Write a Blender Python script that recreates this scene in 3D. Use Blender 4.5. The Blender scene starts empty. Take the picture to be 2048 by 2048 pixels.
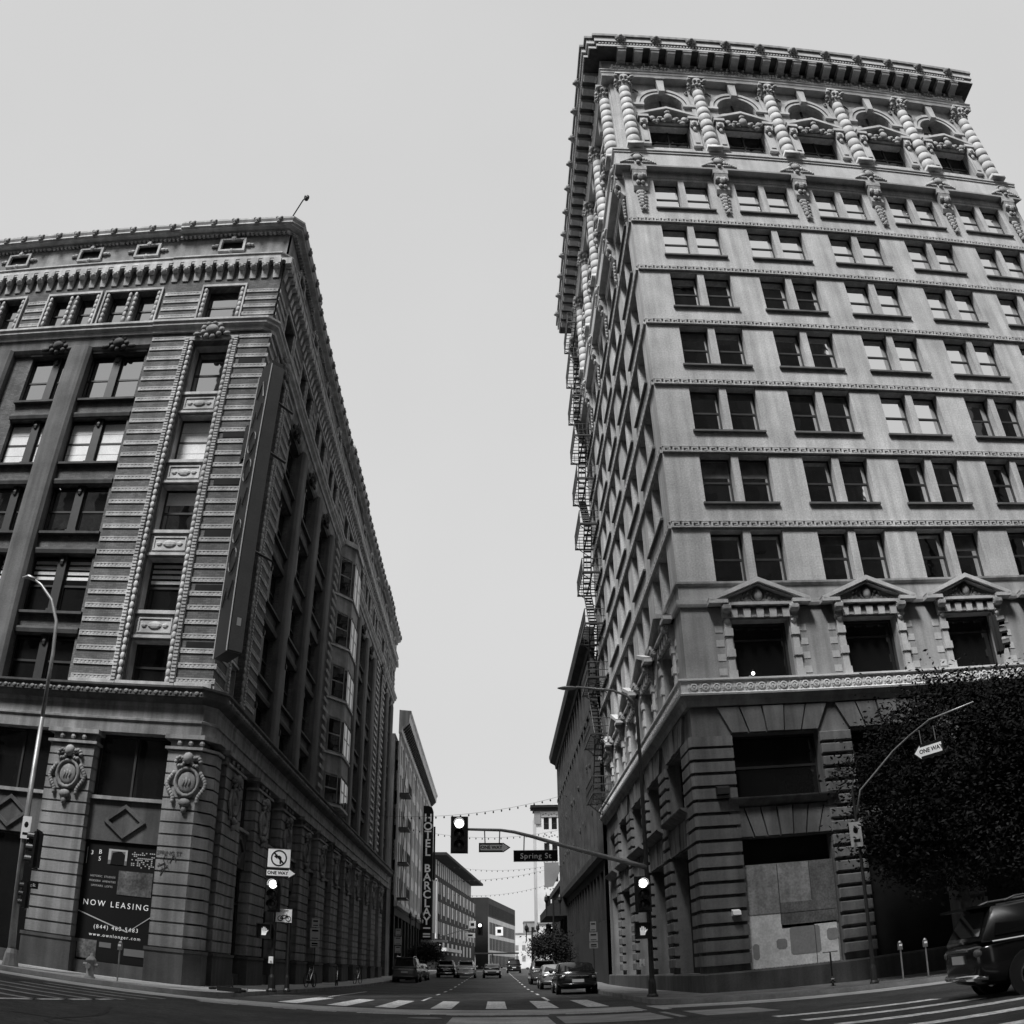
import bpy, bmesh, math, random
from mathutils import Vector, Matrix
random.seed(7)
R = math.radians
sc = bpy.context.scene
COL = sc.collection

# ------------------------------------------------------------------ camera
cd = bpy.data.cameras.new('camera')
cam = bpy.data.objects.new('camera', cd); COL.objects.link(cam); sc.camera = cam
cd.type = 'PANO'
cd.sensor_width = 36.0; cd.sensor_fit = 'HORIZONTAL'
_F = 30.597                                   # slight barrel distortion of the wide lens
for tgt in (cd, getattr(cd, 'cycles', None)):
    if tgt is None: continue
    for k, v in (('panorama_type', 'FISHEYE_LENS_POLYNOMIAL'), ('fisheye_fov', math.pi * 1.5),
                 ('fisheye_polynomial_k0', 0.0), ('fisheye_polynomial_k1', -1 / _F), ('fisheye_polynomial_k2', 0.0),
                 ('fisheye_polynomial_k3', 0.04524 / _F ** 3), ('fisheye_polynomial_k4', 0.0)):
        try: setattr(tgt, k, v)
        except Exception: pass
cd.clip_start = 0.05; cd.clip_end = 6000
cam.matrix_world = Matrix([[0.9997832, 6.5e-06, -0.0208198, 0.0], [-0.0180533, -0.4978258, -0.8670891, 0.0], [-0.0103703, 0.8672771, -0.4977177, 1.1], [0, 0, 0, 1]])

# ------------------------------------------------------------------ sky, sun, exposure
SUN_EL, SUN_AZ = R(58), R(212)               # high, soft, behind the camera on the left (azimuth clockwise from +y)
world = bpy.data.worlds.new('World'); sc.world = world; world.use_nodes = True
nt = world.node_tree; nt.nodes.clear()
o = nt.nodes.new('ShaderNodeOutputWorld'); bg = nt.nodes.new('ShaderNodeBackground')
sky = nt.nodes.new('ShaderNodeTexSky'); sky.sky_type = 'NISHITA'; sky.sun_disc = False
sky.sun_elevation = SUN_EL; sky.sun_rotation = SUN_AZ; sky.air_density = 1.0; sky.dust_density = 2.0
bw = nt.nodes.new('ShaderNodeRGBToBW'); nt.links.new(sky.outputs[0], bw.inputs[0])
mx = nt.nodes.new('ShaderNodeMix'); mx.data_type = 'FLOAT'; mx.inputs[0].default_value = 0.86   # an even overcast layer over the sky
nt.links.new(bw.outputs[0], mx.inputs[2]); 
tcw = nt.nodes.new('ShaderNodeTexCoord')
cl = nt.nodes.new('ShaderNodeTexNoise'); cl.inputs['Scale'].default_value = 1.6; cl.inputs['Detail'].default_value = 5
nt.links.new(tcw.outputs['Generated'], cl.inputs['Vector'])
mr = nt.nodes.new('ShaderNodeMapRange'); mr.inputs[1].default_value = .25; mr.inputs[2].default_value = .75
mr.inputs[3].default_value = 5.2; mr.inputs[4].default_value = 5.75
nt.links.new(cl.outputs[0], mr.inputs[0]); nt.links.new(mr.outputs[0], mx.inputs[3])
nt.links.new(mx.outputs[0], bg.inputs[0]); bg.inputs[1].default_value = 0.1
nt.links.new(bg.outputs[0], o.inputs[0])
sl = bpy.data.lights.new('sun', 'SUN'); so = bpy.data.objects.new('sun', sl); COL.objects.link(so)
sl.energy = 4.4; sl.angle = R(14); sl.color = (1, 1, 1)
sd = Vector((math.sin(SUN_AZ) * math.cos(SUN_EL), math.cos(SUN_AZ) * math.cos(SUN_EL), math.sin(SUN_EL)))
so.rotation_euler = sd.to_track_quat('Z', 'Y').to_euler(); so.location = (0, -40, 80)
vs = sc.view_settings; vs.view_transform = 'Standard'; vs.look = 'None'; vs.exposure = 0.42; vs.gamma = 1
try: vs.use_curve_mapping = False
except Exception: pass
try: sc.cycles.max_bounces = 6; sc.cycles.diffuse_bounces = 1; sc.cycles.glossy_bounces = 3
except Exception: pass

# ------------------------------------------------------------------ materials (a black and white photograph: greys only)
M = {}
def mat(name, v, rough=.8, var=.25, scale=1.5, bump=0.0, bscale=30, streak=0.0, spec=.3, metal=0.0, fine=.1):
    m = bpy.data.materials.new(name); m.use_nodes = True; t = m.node_tree
    p = t.nodes['Principled BSDF']
    p.inputs['Roughness'].default_value = rough; p.inputs['Metallic'].default_value = metal
    p.inputs['Specular IOR Level'].default_value = spec
    g = t.nodes.new('ShaderNodeNewGeometry')
    n = t.nodes.new('ShaderNodeTexNoise'); n.inputs['Scale'].default_value = scale; n.inputs['Detail'].default_value = 5
    t.links.new(g.outputs['Position'], n.inputs['Vector'])
    a = t.nodes.new('ShaderNodeMapRange'); a.inputs[1].default_value = .3; a.inputs[2].default_value = .7
    a.inputs[3].default_value = v * (1 - var); a.inputs[4].default_value = v * (1 + var)
    t.links.new(n.outputs[0], a.inputs[0]); last = a.outputs[0]
    n2 = t.nodes.new('ShaderNodeTexNoise'); n2.inputs['Scale'].default_value = 14; n2.inputs['Detail'].default_value = 6
    t.links.new(g.outputs['Position'], n2.inputs['Vector'])
    a2 = t.nodes.new('ShaderNodeMapRange'); a2.inputs[1].default_value = .3; a2.inputs[2].default_value = .7
    a2.inputs[3].default_value = 1 - fine; a2.inputs[4].default_value = 1 + fine
    t.links.new(n2.outputs[0], a2.inputs[0])
    mu = t.nodes.new('ShaderNodeMath'); mu.operation = 'MULTIPLY'
    t.links.new(last, mu.inputs[0]); t.links.new(a2.outputs[0], mu.inputs[1]); last = mu.outputs[0]
    if streak:                                # rain streaks: noise stretched down the wall
        mp = t.nodes.new('ShaderNodeMapping'); mp.inputs['Scale'].default_value = (2.2, 2.2, .12)
        t.links.new(g.outputs['Position'], mp.inputs[0])
        n3 = t.nodes.new('ShaderNodeTexNoise'); n3.inputs['Scale'].default_value = 1.3; n3.inputs['Detail'].default_value = 4
        t.links.new(mp.outputs[0], n3.inputs['Vector'])
        a3 = t.nodes.new('ShaderNodeMapRange'); a3.inputs[1].default_value = .35; a3.inputs[2].default_value = .65
        a3.inputs[3].default_value = 1 - streak; a3.inputs[4].default_value = 1 + streak * .4
        t.links.new(n3.outputs[0], a3.inputs[0])
        mu2 = t.nodes.new('ShaderNodeMath'); mu2.operation = 'MULTIPLY'
        t.links.new(last, mu2.inputs[0]); t.links.new(a3.outputs[0], mu2.inputs[1]); last = mu2.outputs[0]
    t.links.new(last, p.inputs['Base Color'])
    if bump:
        nb = t.nodes.new('ShaderNodeTexNoise'); nb.inputs['Scale'].default_value = bscale; nb.inputs['Detail'].default_value = 4
        t.links.new(g.outputs['Position'], nb.inputs['Vector'])
        b = t.nodes.new('ShaderNodeBump'); b.inputs['Strength'].default_value = bump; b.inputs['Distance'].default_value = .02
        t.links.new(nb.outputs[0], b.inputs['Height']); t.links.new(b.outputs[0], p.inputs['Normal'])
    M[name] = m; return m
def brickmat(name, v, mort, var=.3):
    m = mat(name, v, .9, var, 1.2, 0, 30, .15)
    t = m.node_tree; p = t.nodes['Principled BSDF']; base = p.inputs['Base Color'].links[0].from_socket
    g = t.nodes.new('ShaderNodeNewGeometry'); sx = t.nodes.new('ShaderNodeSeparateXYZ'); t.links.new(g.outputs['Position'], sx.inputs[0])
    ad = t.nodes.new('ShaderNodeMath'); ad.operation = 'ADD'; t.links.new(sx.outputs[0], ad.inputs[0]); t.links.new(sx.outputs[1], ad.inputs[1])
    cx = t.nodes.new('ShaderNodeCombineXYZ'); t.links.new(ad.outputs[0], cx.inputs[0]); t.links.new(sx.outputs[2], cx.inputs[1])
    b = t.nodes.new('ShaderNodeTexBrick'); b.inputs['Scale'].default_value = 1; b.inputs['Brick Width'].default_value = .22
    b.inputs['Row Height'].default_value = .075; b.inputs['Mortar Size'].default_value = .008
    b.inputs['Color1'].default_value = (.8, .8, .8, 1); b.inputs['Color2'].default_value = (1.25, 1.25, 1.25, 1); b.inputs['Mortar'].default_value = (mort,) * 3 + (1,)
    t.links.new(cx.outputs[0], b.inputs['Vector'])
    mu = t.nodes.new('ShaderNodeMath'); mu.operation = 'MULTIPLY'; t.links.new(base, mu.inputs[0]); t.links.new(b.outputs[0], mu.inputs[1])
    t.links.new(mu.outputs[0], p.inputs['Base Color']); return m
def simple(name, v, rough=.5, metal=0, spec=.5, emit=0):
    m = bpy.data.materials.new(name); m.use_nodes = True; p = m.node_tree.nodes['Principled BSDF']
    p.inputs['Base Color'].default_value = (v, v, v, 1); p.inputs['Roughness'].default_value = rough
    p.inputs['Metallic'].default_value = metal; p.inputs['Specular IOR Level'].default_value = spec
    if emit: p.inputs['Emission Color'].default_value = (1, 1, 1, 1); p.inputs['Emission Strength'].default_value = emit
    M[name] = m; return m
def glass(name, refl, dark):
    # coated office glass: a dark room behind, a mirror-like outer face, faint waviness
    m = bpy.data.materials.new(name); m.use_nodes = True; t = m.node_tree; t.nodes.clear()
    out = t.nodes.new('ShaderNodeOutputMaterial'); d = t.nodes.new('ShaderNodeBsdfDiffuse'); g = t.nodes.new('ShaderNodeBsdfGlossy')
    d.inputs[0].default_value = (dark,) * 3 + (1,); g.inputs[0].default_value = (.93, .93, .93, 1); g.inputs['Roughness'].default_value = .02
    mxs = t.nodes.new('ShaderNodeMixShader'); f = t.nodes.new('ShaderNodeFresnel'); f.inputs[0].default_value = 1.5
    mm = t.nodes.new('ShaderNodeMapRange'); mm.inputs[1].default_value = .04; mm.inputs[2].default_value = 1; mm.inputs[3].default_value = refl; mm.inputs[4].default_value = 1
    t.links.new(f.outputs[0], mm.inputs[0]); t.links.new(mm.outputs[0], mxs.inputs[0])
    ge = t.nodes.new('ShaderNodeNewGeometry'); n = t.nodes.new('ShaderNodeTexNoise'); n.inputs['Scale'].default_value = 1.1
    t.links.new(ge.outputs['Position'], n.inputs['Vector']); b = t.nodes.new('ShaderNodeBump'); b.inputs['Strength'].default_value = .07; b.inputs['Distance'].default_value = .05
    t.links.new(n.outputs[0], b.inputs['Height']); t.links.new(b.outputs[0], g.inputs['Normal'])
    t.links.new(d.outputs[0], mxs.inputs[1]); t.links.new(g.outputs[0], mxs.inputs[2]); t.links.new(mxs.outputs[0], out.inputs[0])
    M[name] = m; return m
mat('asphalt', .05, .85, .45, .35, .6, 60, .35, .3, 0, .45)
mat('gutter_concrete', .34, .85, .3, .8, .3, 40, 0, .3, 0, .25)
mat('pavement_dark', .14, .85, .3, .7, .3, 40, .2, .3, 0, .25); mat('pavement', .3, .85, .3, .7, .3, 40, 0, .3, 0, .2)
mat('kerb', .24, .85, .3, 1.5, .2)
mat('road_paint', .6, .7, .3, 3.5, .2, 40, 0, .3, 0, .38)
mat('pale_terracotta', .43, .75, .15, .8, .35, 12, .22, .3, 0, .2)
mat('belt_trim', .68, .7, .15, .8, .3, 20, .1); mat('worn_paint', .26, .8, .4, 2.5, .2, 40, 0, .3, 0, .4)
mat('pale_stone_trim', .46, .7, .15, .8, .3, 20, .12)
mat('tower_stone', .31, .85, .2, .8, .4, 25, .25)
mat('carved_stone', .34, .8, .3, 4, .5, 18, .2)
mat('dark_sill', .10, .8, .3, 2)
brickmat('dark_brick', .125, .6)
mat('brown_pier', .12, .85, .25, .8, .5, 25, .25)
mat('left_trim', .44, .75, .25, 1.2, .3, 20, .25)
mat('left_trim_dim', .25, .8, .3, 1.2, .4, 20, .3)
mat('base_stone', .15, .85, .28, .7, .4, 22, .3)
mat('left_base', .23, .85, .28, .6, .4, 22, .4)
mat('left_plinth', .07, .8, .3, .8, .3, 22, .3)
mat('left_panel', .09, .85, .3, .6, .3, 22, .35)
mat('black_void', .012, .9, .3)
mat('dark_frame', .03, .5, .2, 3, 0, 30, 0, .4)
mat('white_frame', .5, .6, .15, 3)
mat('poster_photo', .11, .7, .6, 1.6, 0, 30, .2, .2, 0, .4); mat('tar', .02, .6); mat('blind', .78, .8, .12, 1.0); mat('blind_dim', .16, .85, .4, 2.0)
mat('far_white', .55, .8, .12, .3); mat('far_grey', .2, .85, .2, .3); mat('far_dark', .018, .8, .3, .3); mat('barclay_stone', .58, .8, .2, .4, 0, 30, .3)
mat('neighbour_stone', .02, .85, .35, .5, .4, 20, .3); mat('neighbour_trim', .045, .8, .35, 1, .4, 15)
mat('plywood', .24, .8, .25, 2.2, 0, 30, .25, .3, 0, .25); mat('plywood_dark', .12, .8, .3, 2.2, 0, 30, .3, .3, 0, .3); mat('buff_patch', .6, .75, .14, 2.5, 0, 30, .1, .3, 0, .15); mat('grey_patch', .24, .8, .1, 2)
mat('galvanised', .3, .45, .25, 2, 0, 30, 0, .5, .6); mat('dark_steel', .03, .5, .3, 3, 0, 30, 0, .5, .3)
mat('bark', .05, .9, .4, 5, .8, 20); mat('leaf', .018, 1, .4, .9, 0, 30, 0, 0); mat('leaf_light', .028, 1, .4, 2, 0, 30, 0, 0)
mat('far_leaf', .015, 1, .4, 1)
simple('black_signal', .012, .45); simple('sign_white', .92, .5); simple('sign_black', .012, .6, 0, .1); simple('sign_grey', .42, .5)
simple('lamp_lit', .9, .4, 0, .5, 2.6); simple('lamp_off', .03, .25); simple('hand_lit', .8, .5, 0, .5, .25)
simple('blade_dark', .02, .5); mat('blade_grey', .085, .55, .15, .8); simple('blade_line', .6, .4)
simple('poster_black', .012, .7, 0, .08); simple('poster_mid', .13, .6); simple('poster_line', .4, .6)
simple('rubber', .012, .8); simple('chrome', .7, .2, 1.0); simple('tail_light', .1, .2); simple('plate_white', .55, .5)
simple('paint_black', .012, .16, 0, .6); simple('paint_silver', .38, .25, .5); simple('paint_white', .85, .3); simple('paint_grey', .12, .25, .2)
simple('car_glass', .01, .03, 0, 1.0)
glass('glass_sky', .86, .012); glass('glass_dim', .42, .012); glass('glass_dark', .06, .01); glass('glass_side', .035, .01)

# ------------------------------------------------------------------ mesh helper
class MB:
    def __init__(s): s.v = []; s.f = []; s.m = []; s.mi = 0
    def add(s, vs, fs):
        o = len(s.v); s.v += [tuple(v) for v in vs]
        for f in fs: s.f.append(tuple(i + o for i in f)); s.m.append(s.mi)
        return s
    def box(s, x0, x1, y0, y1, z0, z1):
        return s.add([(x0, y0, z0), (x1, y0, z0), (x1, y1, z0), (x0, y1, z0), (x0, y0, z1), (x1, y0, z1), (x1, y1, z1), (x0, y1, z1)],
                     [(0, 3, 2, 1), (4, 5, 6, 7), (0, 1, 5, 4), (1, 2, 6, 5), (2, 3, 7, 6), (3, 0, 4, 7)])
    def quad(s, a, b, c, d): return s.add([a, b, c, d], [(0, 1, 2, 3)])
    def prism(s, pts, y0, y1):                # polygon in x,z run along y
        n = len(pts)
        return s.add([(x, y0, z) for x, z in pts] + [(x, y1, z) for x, z in pts],
                     [tuple(range(n)), tuple(range(2 * n - 1, n - 1, -1))] + [(i, i + n, (i + 1) % n + n, (i + 1) % n) for i in range(n)])
    def slab(s, pts, z0, z1):                 # polygon in x,y run along z
        n = len(pts)
        return s.add([(x, y, z0) for x, y in pts] + [(x, y, z1) for x, y in pts],
                     [tuple(range(n - 1, -1, -1)), tuple(range(n, 2 * n))] + [(i, (i + 1) % n, (i + 1) % n + n, i + n) for i in range(n)])
    def run(s, prof, x0, x1):                 # profile in (y,z) run along x, closed
        n = len(prof)
        return s.add([(x0, y, z) for y, z in prof] + [(x1, y, z) for y, z in prof],
                     [tuple(range(n)), tuple(range(2 * n - 1, n - 1, -1))] + [(i, i + n, (i + 1) % n + n, (i + 1) % n) for i in range(n)])
    def lathe(s, prof, cx=0, cy=0, n=10, a0=0, a1=2 * math.pi):   # profile (r,z) about z
        full = abs(a1 - a0 - 2 * math.pi) < 1e-6; k = n if full else n + 1
        vs = []
        for r, z in prof:
            for i in range(k):
                a = a0 + (a1 - a0) * i / n; vs.append((cx + r * math.cos(a), cy + r * math.sin(a), z))
        fs = []
        for j in range(len(prof) - 1):
            for i in range(n):
                i2 = (i + 1) % k; fs.append((j * k + i, j * k + i2, (j + 1) * k + i2, (j + 1) * k + i))
        return s.add(vs, fs)
    def tube(s, pts, r, n=7, caps=True):
        pts = [Vector(p) for p in pts]; rs = r if isinstance(r, (list, tuple)) else [r] * len(pts); vs = []
        up = None
        for i, p in enumerate(pts):
            d = (pts[min(i + 1, len(pts) - 1)] - pts[max(i - 1, 0)]).normalized()
            if up is None: up = Vector((0, 0, 1)) if abs(d.z) < .9 else Vector((1, 0, 0))
            a = d.cross(up); 
            if a.length < 1e-5: a = d.cross(Vector((0, 1, 0)))
            a.normalize(); b = a.cross(d).normalized(); up = b
            for k in range(n):
                t = 2 * math.pi * k / n; vs.append(p + (a * math.cos(t) + b * math.sin(t)) * rs[i])
        fs = []
        for i in range(len(pts) - 1):
            for k in range(n): fs.append((i * n + k, i * n + (k + 1) % n, (i + 1) * n + (k + 1) % n, (i + 1) * n + k))
        if caps: fs += [tuple(range(n - 1, -1, -1)), tuple(range((len(pts) - 1) * n, len(pts) * n))]
        return s.add(vs, fs)
    def ball(s, c, rx, ry=None, rz=None, n=8, h=6):
        ry = ry or rx; rz = rz or rx; vs = []; fs = []
        for j in range(h + 1):
            t = math.pi * j / h
            for i in range(n):
                a = 2 * math.pi * i / n; vs.append((c[0] + rx * math.sin(t) * math.cos(a), c[1] + ry * math.sin(t) * math.sin(a), c[2] - rz * math.cos(t)))
        for j in range(h):
            for i in range(n): fs.append((j * n + i, j * n + (i + 1) % n, (j + 1) * n + (i + 1) % n, (j + 1) * n + i))
        return s.add(vs, fs)
    def wall(s, x0, x1, z0, z1, y, ops, t=.0):   # face at depth y with reveals: ops = (x0,x1,z0,z1,depth)
        xs = sorted({x0, x1} | {min(max(v, x0), x1) for o in ops for v in o[:2]}); zs = sorted({z0, z1} | {min(max(v, z0), z1) for o in ops for v in o[2:4]})
        for i in range(len(xs) - 1):
            zrun = None
            for j in range(len(zs) - 1):
                cx, cz = (xs[i] + xs[i + 1]) / 2, (zs[j] + zs[j + 1]) / 2
                hole = any(o[0] < cx < o[1] and o[2] < cz < o[3] for o in ops)
                if hole:
                    if zrun is not None: s.quad((xs[i], y, zrun), (xs[i + 1], y, zrun), (xs[i + 1], y, zs[j]), (xs[i], y, zs[j])); zrun = None
                elif zrun is None: zrun = zs[j]
            if zrun is not None: s.quad((xs[i], y, zrun), (xs[i + 1], y, zrun), (xs[i + 1], y, zs[-1]), (xs[i], y, zs[-1]))
        for a0, a1, b0, b1, d in ops:
            s.quad((a0, y, b0), (a0, y, b1), (a0, y + d, b1), (a0, y + d, b0)); s.quad((a1, y, b0), (a1, y + d, b0), (a1, y + d, b1), (a1, y, b1))
            s.quad((a0, y, b1), (a1, y, b1), (a1, y + d, b1), (a0, y + d, b1)); s.quad((a0, y, b0), (a0, y + d, b0), (a1, y + d, b0), (a1, y, b0))
        return s
    def mesh(s, name, mats, smooth=False):
        me = bpy.data.meshes.new(name); me.from_pydata(s.v, [], s.f)
        mats = mats if isinstance(mats, (list, tuple)) else [mats]
        for m in mats: me.materials.append(M[m] if isinstance(m, str) else m)
        if len(mats) > 1: me.polygons.foreach_set('material_index', s.m)
        if smooth: me.polygons.foreach_set('use_smooth', [True] * len(me.polygons))
        me.update(); return me
class Fr:                                      # a facade frame: x to the right as seen from outside, y inward
    def __init__(s, ox, oy, deg): s.ox, s.oy, s.a = ox, oy, R(deg); s.c, s.s = math.cos(s.a), math.sin(s.a)
    def w(s, x, y, z): return Vector((s.ox + x * s.c - y * s.s, s.oy + x * s.s + y * s.c, z))
def thing(name, label, cat, loc=(0, 0, 0), rot=0, group=None):
    o = bpy.data.objects.new(name, None); o.empty_display_size = .3; COL.objects.link(o); o.location = loc; o.rotation_euler = (0, 0, rot)
    o['label'] = label; o['category'] = cat
    if group: o['group'] = group
    return o
STUFF = {'bulbs', 'carved_swags', 'dentil_course', 'garland_frieze', 'hoarding_foot', 'swag_frieze', 'print', 'lettering', 'carved_name', 'small_bands'}   # relief and print too small to pick apart
def put(name, me, parent=None, loc=(0, 0, 0), rot=0):
    o = bpy.data.objects.new(name, me); COL.objects.link(o); o.location = loc
    if isinstance(rot, tuple): o.rotation_euler = rot
    elif rot: o.rotation_euler = (0, 0, rot)
    if parent: o.parent = parent
    if name in STUFF: o['kind'] = 'stuff'
    return o
def part(name, me, th, fr, x=0, y=0, z=0):      # a part of a building standing in a facade frame (the building's Empty is unrotated)
    return put(name, me, th, fr.w(x, y, z) - Vector(th.location), fr.a)
def single(name, me, label, cat, loc=(0, 0, 0), rot=0, group=None):
    o = put(name, me, None, loc, rot); o['label'] = label; o['category'] = cat
    if group: o['group'] = group
    return o
def struct(name, me, parent=None):
    o = put(name, me, parent)
    if not parent: o['kind'] = 'structure'
    return o
def dup(root, loc, rot=None, label=None):
    r = root.copy(); COL.objects.link(r); r.location = loc
    if rot is not None: r.rotation_euler = (0, 0, rot)
    if label: r['label'] = label
    for ch in list(root.children):
        c = ch.copy(); COL.objects.link(c); c.parent = r
        for g in ch.children:
            e = g.copy(); COL.objects.link(e); e.parent = c
    return r
def text(s, size, m, ext=.01, align='CENTER', space=1.0, bold=0.0):    # lettering standing upright, facing -y
    cu = bpy.data.curves.new('lettering', 'FONT'); cu.body = s; cu.size = size; cu.extrude = ext; cu.align_x = align; cu.align_y = 'CENTER'
    cu.space_character = space; cu.offset = bold; cu.resolution_u = 3
    ob = bpy.data.objects.new('lettering', cu); COL.objects.link(ob)
    dg = bpy.context.evaluated_depsgraph_get(); me = bpy.data.meshes.new_from_object(ob.evaluated_get(dg))
    bpy.data.objects.remove(ob); bpy.data.curves.remove(cu)
    for v in me.vertices: v.co = (v.co.x, -v.co.z, v.co.y)
    me.materials.clear(); me.materials.append(M[m]); return me
def gh(x, y):                                   # ground height: Spring Street falls to the right, Fourth Street rises far down
    w = 1 if y < 29 else max(0, 1 - (y - 29) / 4)
    return -.027 * max(0, min(x, 60) - 4) * w + .011 * max(0, min(y, 200) - 55)
# ------------------------------------------------------------------ windows shared by both buildings
WC = {}
def sash(w, h, fm='dark_frame', gm='glass_sky', kind=0):
    k = (round(w, 2), round(h, 2), fm, gm, kind)
    if k not in WC:
        b = MB(); t = .07
        b.box(0, t, 0, .09, 0, h).box(w - t, w, 0, .09, 0, h).box(t, w - t, 0, .09, h - t, h).box(t, w - t, 0, .09, 0, t)
        mid = h * .5
        b.box(t, w - t, .005, .08, mid - .045, mid + .045)
        pane = MB().box(t - .01, w - t + .01, .052, .06, 0, mid - t - .03)
        paneu = MB().box(t - .01, w - t + .01, .035, .043, 0, h - mid - t - .03)
        WC[k] = (b.mesh('window', fm), pane.mesh('pane', gm), paneu.mesh('pane', gm), t, mid)
    return WC[k]
def window(th, fr, x0, x1, z0, z1, depth, gm='glass_sky', fm='dark_frame', name='window', gup=None, blind=0, bm_='blind'):
    a = sash(x1 - x0, z1 - z0, fm, gm); up = sash(x1 - x0, z1 - z0, fm, gup or gm)
    w = part(name, a[0], th, fr, x0, depth, z0)
    r = lambda: random.uniform(-.006, .006)
    put('pane', a[1], w, (0, 0, a[3]), (r(), 0, r())); put('pane', up[2], w, (0, 0, a[4] + .03), (r(), 0, r()))
    if blind: put('blind', blind_mesh(x1 - x0, z1 - z0, blind, bm_), w, (0, 0, 0))
    return w
BC = {}
def blind_mesh(w, h, frac, m='blind'):                     # drawn blinds and slats hung just inside the sash
    k = (round(w, 2), round(h, 2), frac, m)
    if k not in BC:
        b = MB(); lo = h * (1 - abs(frac)) + .05; z = h - .1
        if frac > 0:
            n = max(1, int((z - lo) / .5))
            for i in range(n): b.box(.09, w - .09, .025, .034, lo + (z - lo) * i / n + .012, lo + (z - lo) * (i + 1) / n - .012)
        else:
            while z > lo: b.box(.1, w - .1, .025, .034, z - .14, z); z -= .24
        BC[k] = b.mesh('blind', m)
    return BC[k]

# ================================================================== the tall pale corner tower (right)
TW = thing('office_tower', 'tall pale stone corner tower with arched top windows and deep bracketed cornice', 'building', (7.07, 30, 0))
FF = Fr(7.07, 30, 0); FS = Fr(7.07, 30, -90)
SILLS = [36.87, 33.25, 29.65, 26.04, 22.38, 18.78, 15.19]; HEADS = [39.22, 35.56, 31.96, 28.36, 24.74, 21.11, 17.49]
FB = [dict(c=3.095 + 4.585 * i, w=1.37, m=.33) for i in range(5)]          # bay centres on the front
SB = [dict(c=-(3.08 + 4.83 * i), w=1.56, m=.33) for i in range(5)]         # bay centres on the side
FX0, FX1, SX0, SX1 = 0.0, 24.53, -25.5, 0.0
FP = [.78 + 4.585 * i for i in range(6)]; SP = [-(.68 + 4.83 * i) for i in range(6)]     # pier centres

def moulding(name, prof, m, th=TW, corner=True):
    # a moulding wrapped round the corner: profile points (proud, z); front and side runs meet in a mitre
    n = len(prof); b = MB()
    vs = []
    for X, Y in ((FX1 + .0, 0), (0, 0), (0, 25.5)):
        for p, z in prof:
            if Y == 0 and X == 0: vs.append((-p, -p, z))
            elif Y == 0: vs.append((X + p * .6, -p, z))
            else: vs.append((-p, Y + p * .6, z))
    fs = []
    for k in range(2):
        for i in range(n): fs.append((k * n + i, k * n + (i + 1) % n, (k + 1) * n + (i + 1) % n, (k + 1) * n + i))
    fs += [tuple(range(n)), tuple(range(3 * n - 1, 2 * n - 1, -1))]
    b.add(vs, fs); return part(name, b.mesh(name, m), th, FF)

rng = random.Random(12)
for fr, bays, x0, x1 in ((FF, FB, FX0, FX1), (FS, SB, SX0, SX1)):
    ops = []
    for i in range(7):
        for b in bays:
            h = b['m'] / 2
            for s in (-1, 1):
                e = sorted((b['c'] + s * h, b['c'] + s * (h + b['w']))); ops.append((e[0], e[1], SILLS[i], HEADS[i], .42))
    w = MB().wall(x0, x1, 15.15, 39.9, 0, ops)
    # main upper floors with arches
    part('wall', w.mesh('wall', 'pale_terracotta'), TW, fr)
    for k, o_ in enumerate(ops):
        i, j, s = k // (2 * len(bays)), (k // 2) % len(bays), k % 2
        if fr is FF:
            gm = 'glass_sky' if i < 2 else 'glass_sky'
            rb_ = rng.random(); bl_ = .42 if i == 5 and j == 0 else (.2 if i == 4 and j < 2 else (rng.choice((.15, .25, .4)) if rb_ < .28 and i > 2 and not (j in (2, 3) and i < 5) else 0)); window(TW, fr, o_[0], o_[1], o_[2], o_[3], .4, gm, blind=bl_, bm_='blind_dim')
        else: window(TW, fr, o_[0], o_[1], o_[2], o_[3], .4, 'glass_side')
    for i in range(6):
        for b in bays:
            hw = b['m'] / 2 + b['w'] + .1
            if ('s', round(hw, 2)) not in WC: WC['s', round(hw, 2)] = MB().run([(-.13, -.12), (.03, -.12), (.03, .0), (-.13, -.03)], -hw, hw).mesh('window_sill', 'dark_sill')
            part('window_sill', WC['s', round(hw, 2)], TW, fr, b['c'], 0, SILLS[i])
# greek key courses round the tower, each one strip of real relief
def key_strip(L, sgn):
    b = MB(); b.box(0, L, -.12, .0, 0, .05); b.box(0, L, -.08, .0, .29, .32); b.box(0, L, -.01, 0, .05, .29)
    n = int(L / .4); p = L / n
    for k in range(n):
        x = k * p
        for a0, a1, c0, c1 in ((.03, .1, .05, .25), (.1, .34, .2, .25), (.28, .34, .1, .2), (.18, .28, .1, .14)):
            b.box(x + a0 * p / .4, x + a1 * p / .4, -.1, -.01, c0, c1)
    return b
for i in range(1, 7):
    z = HEADS[i] + .08
    for fr, L, x in ((FF, 24.53, 0), (FS, 25.5, -25.5)):
        part('greek_key_band', key_strip(L, 1).mesh('greek_key_band', 'pale_terracotta'), TW, fr, x, 0, z)

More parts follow.
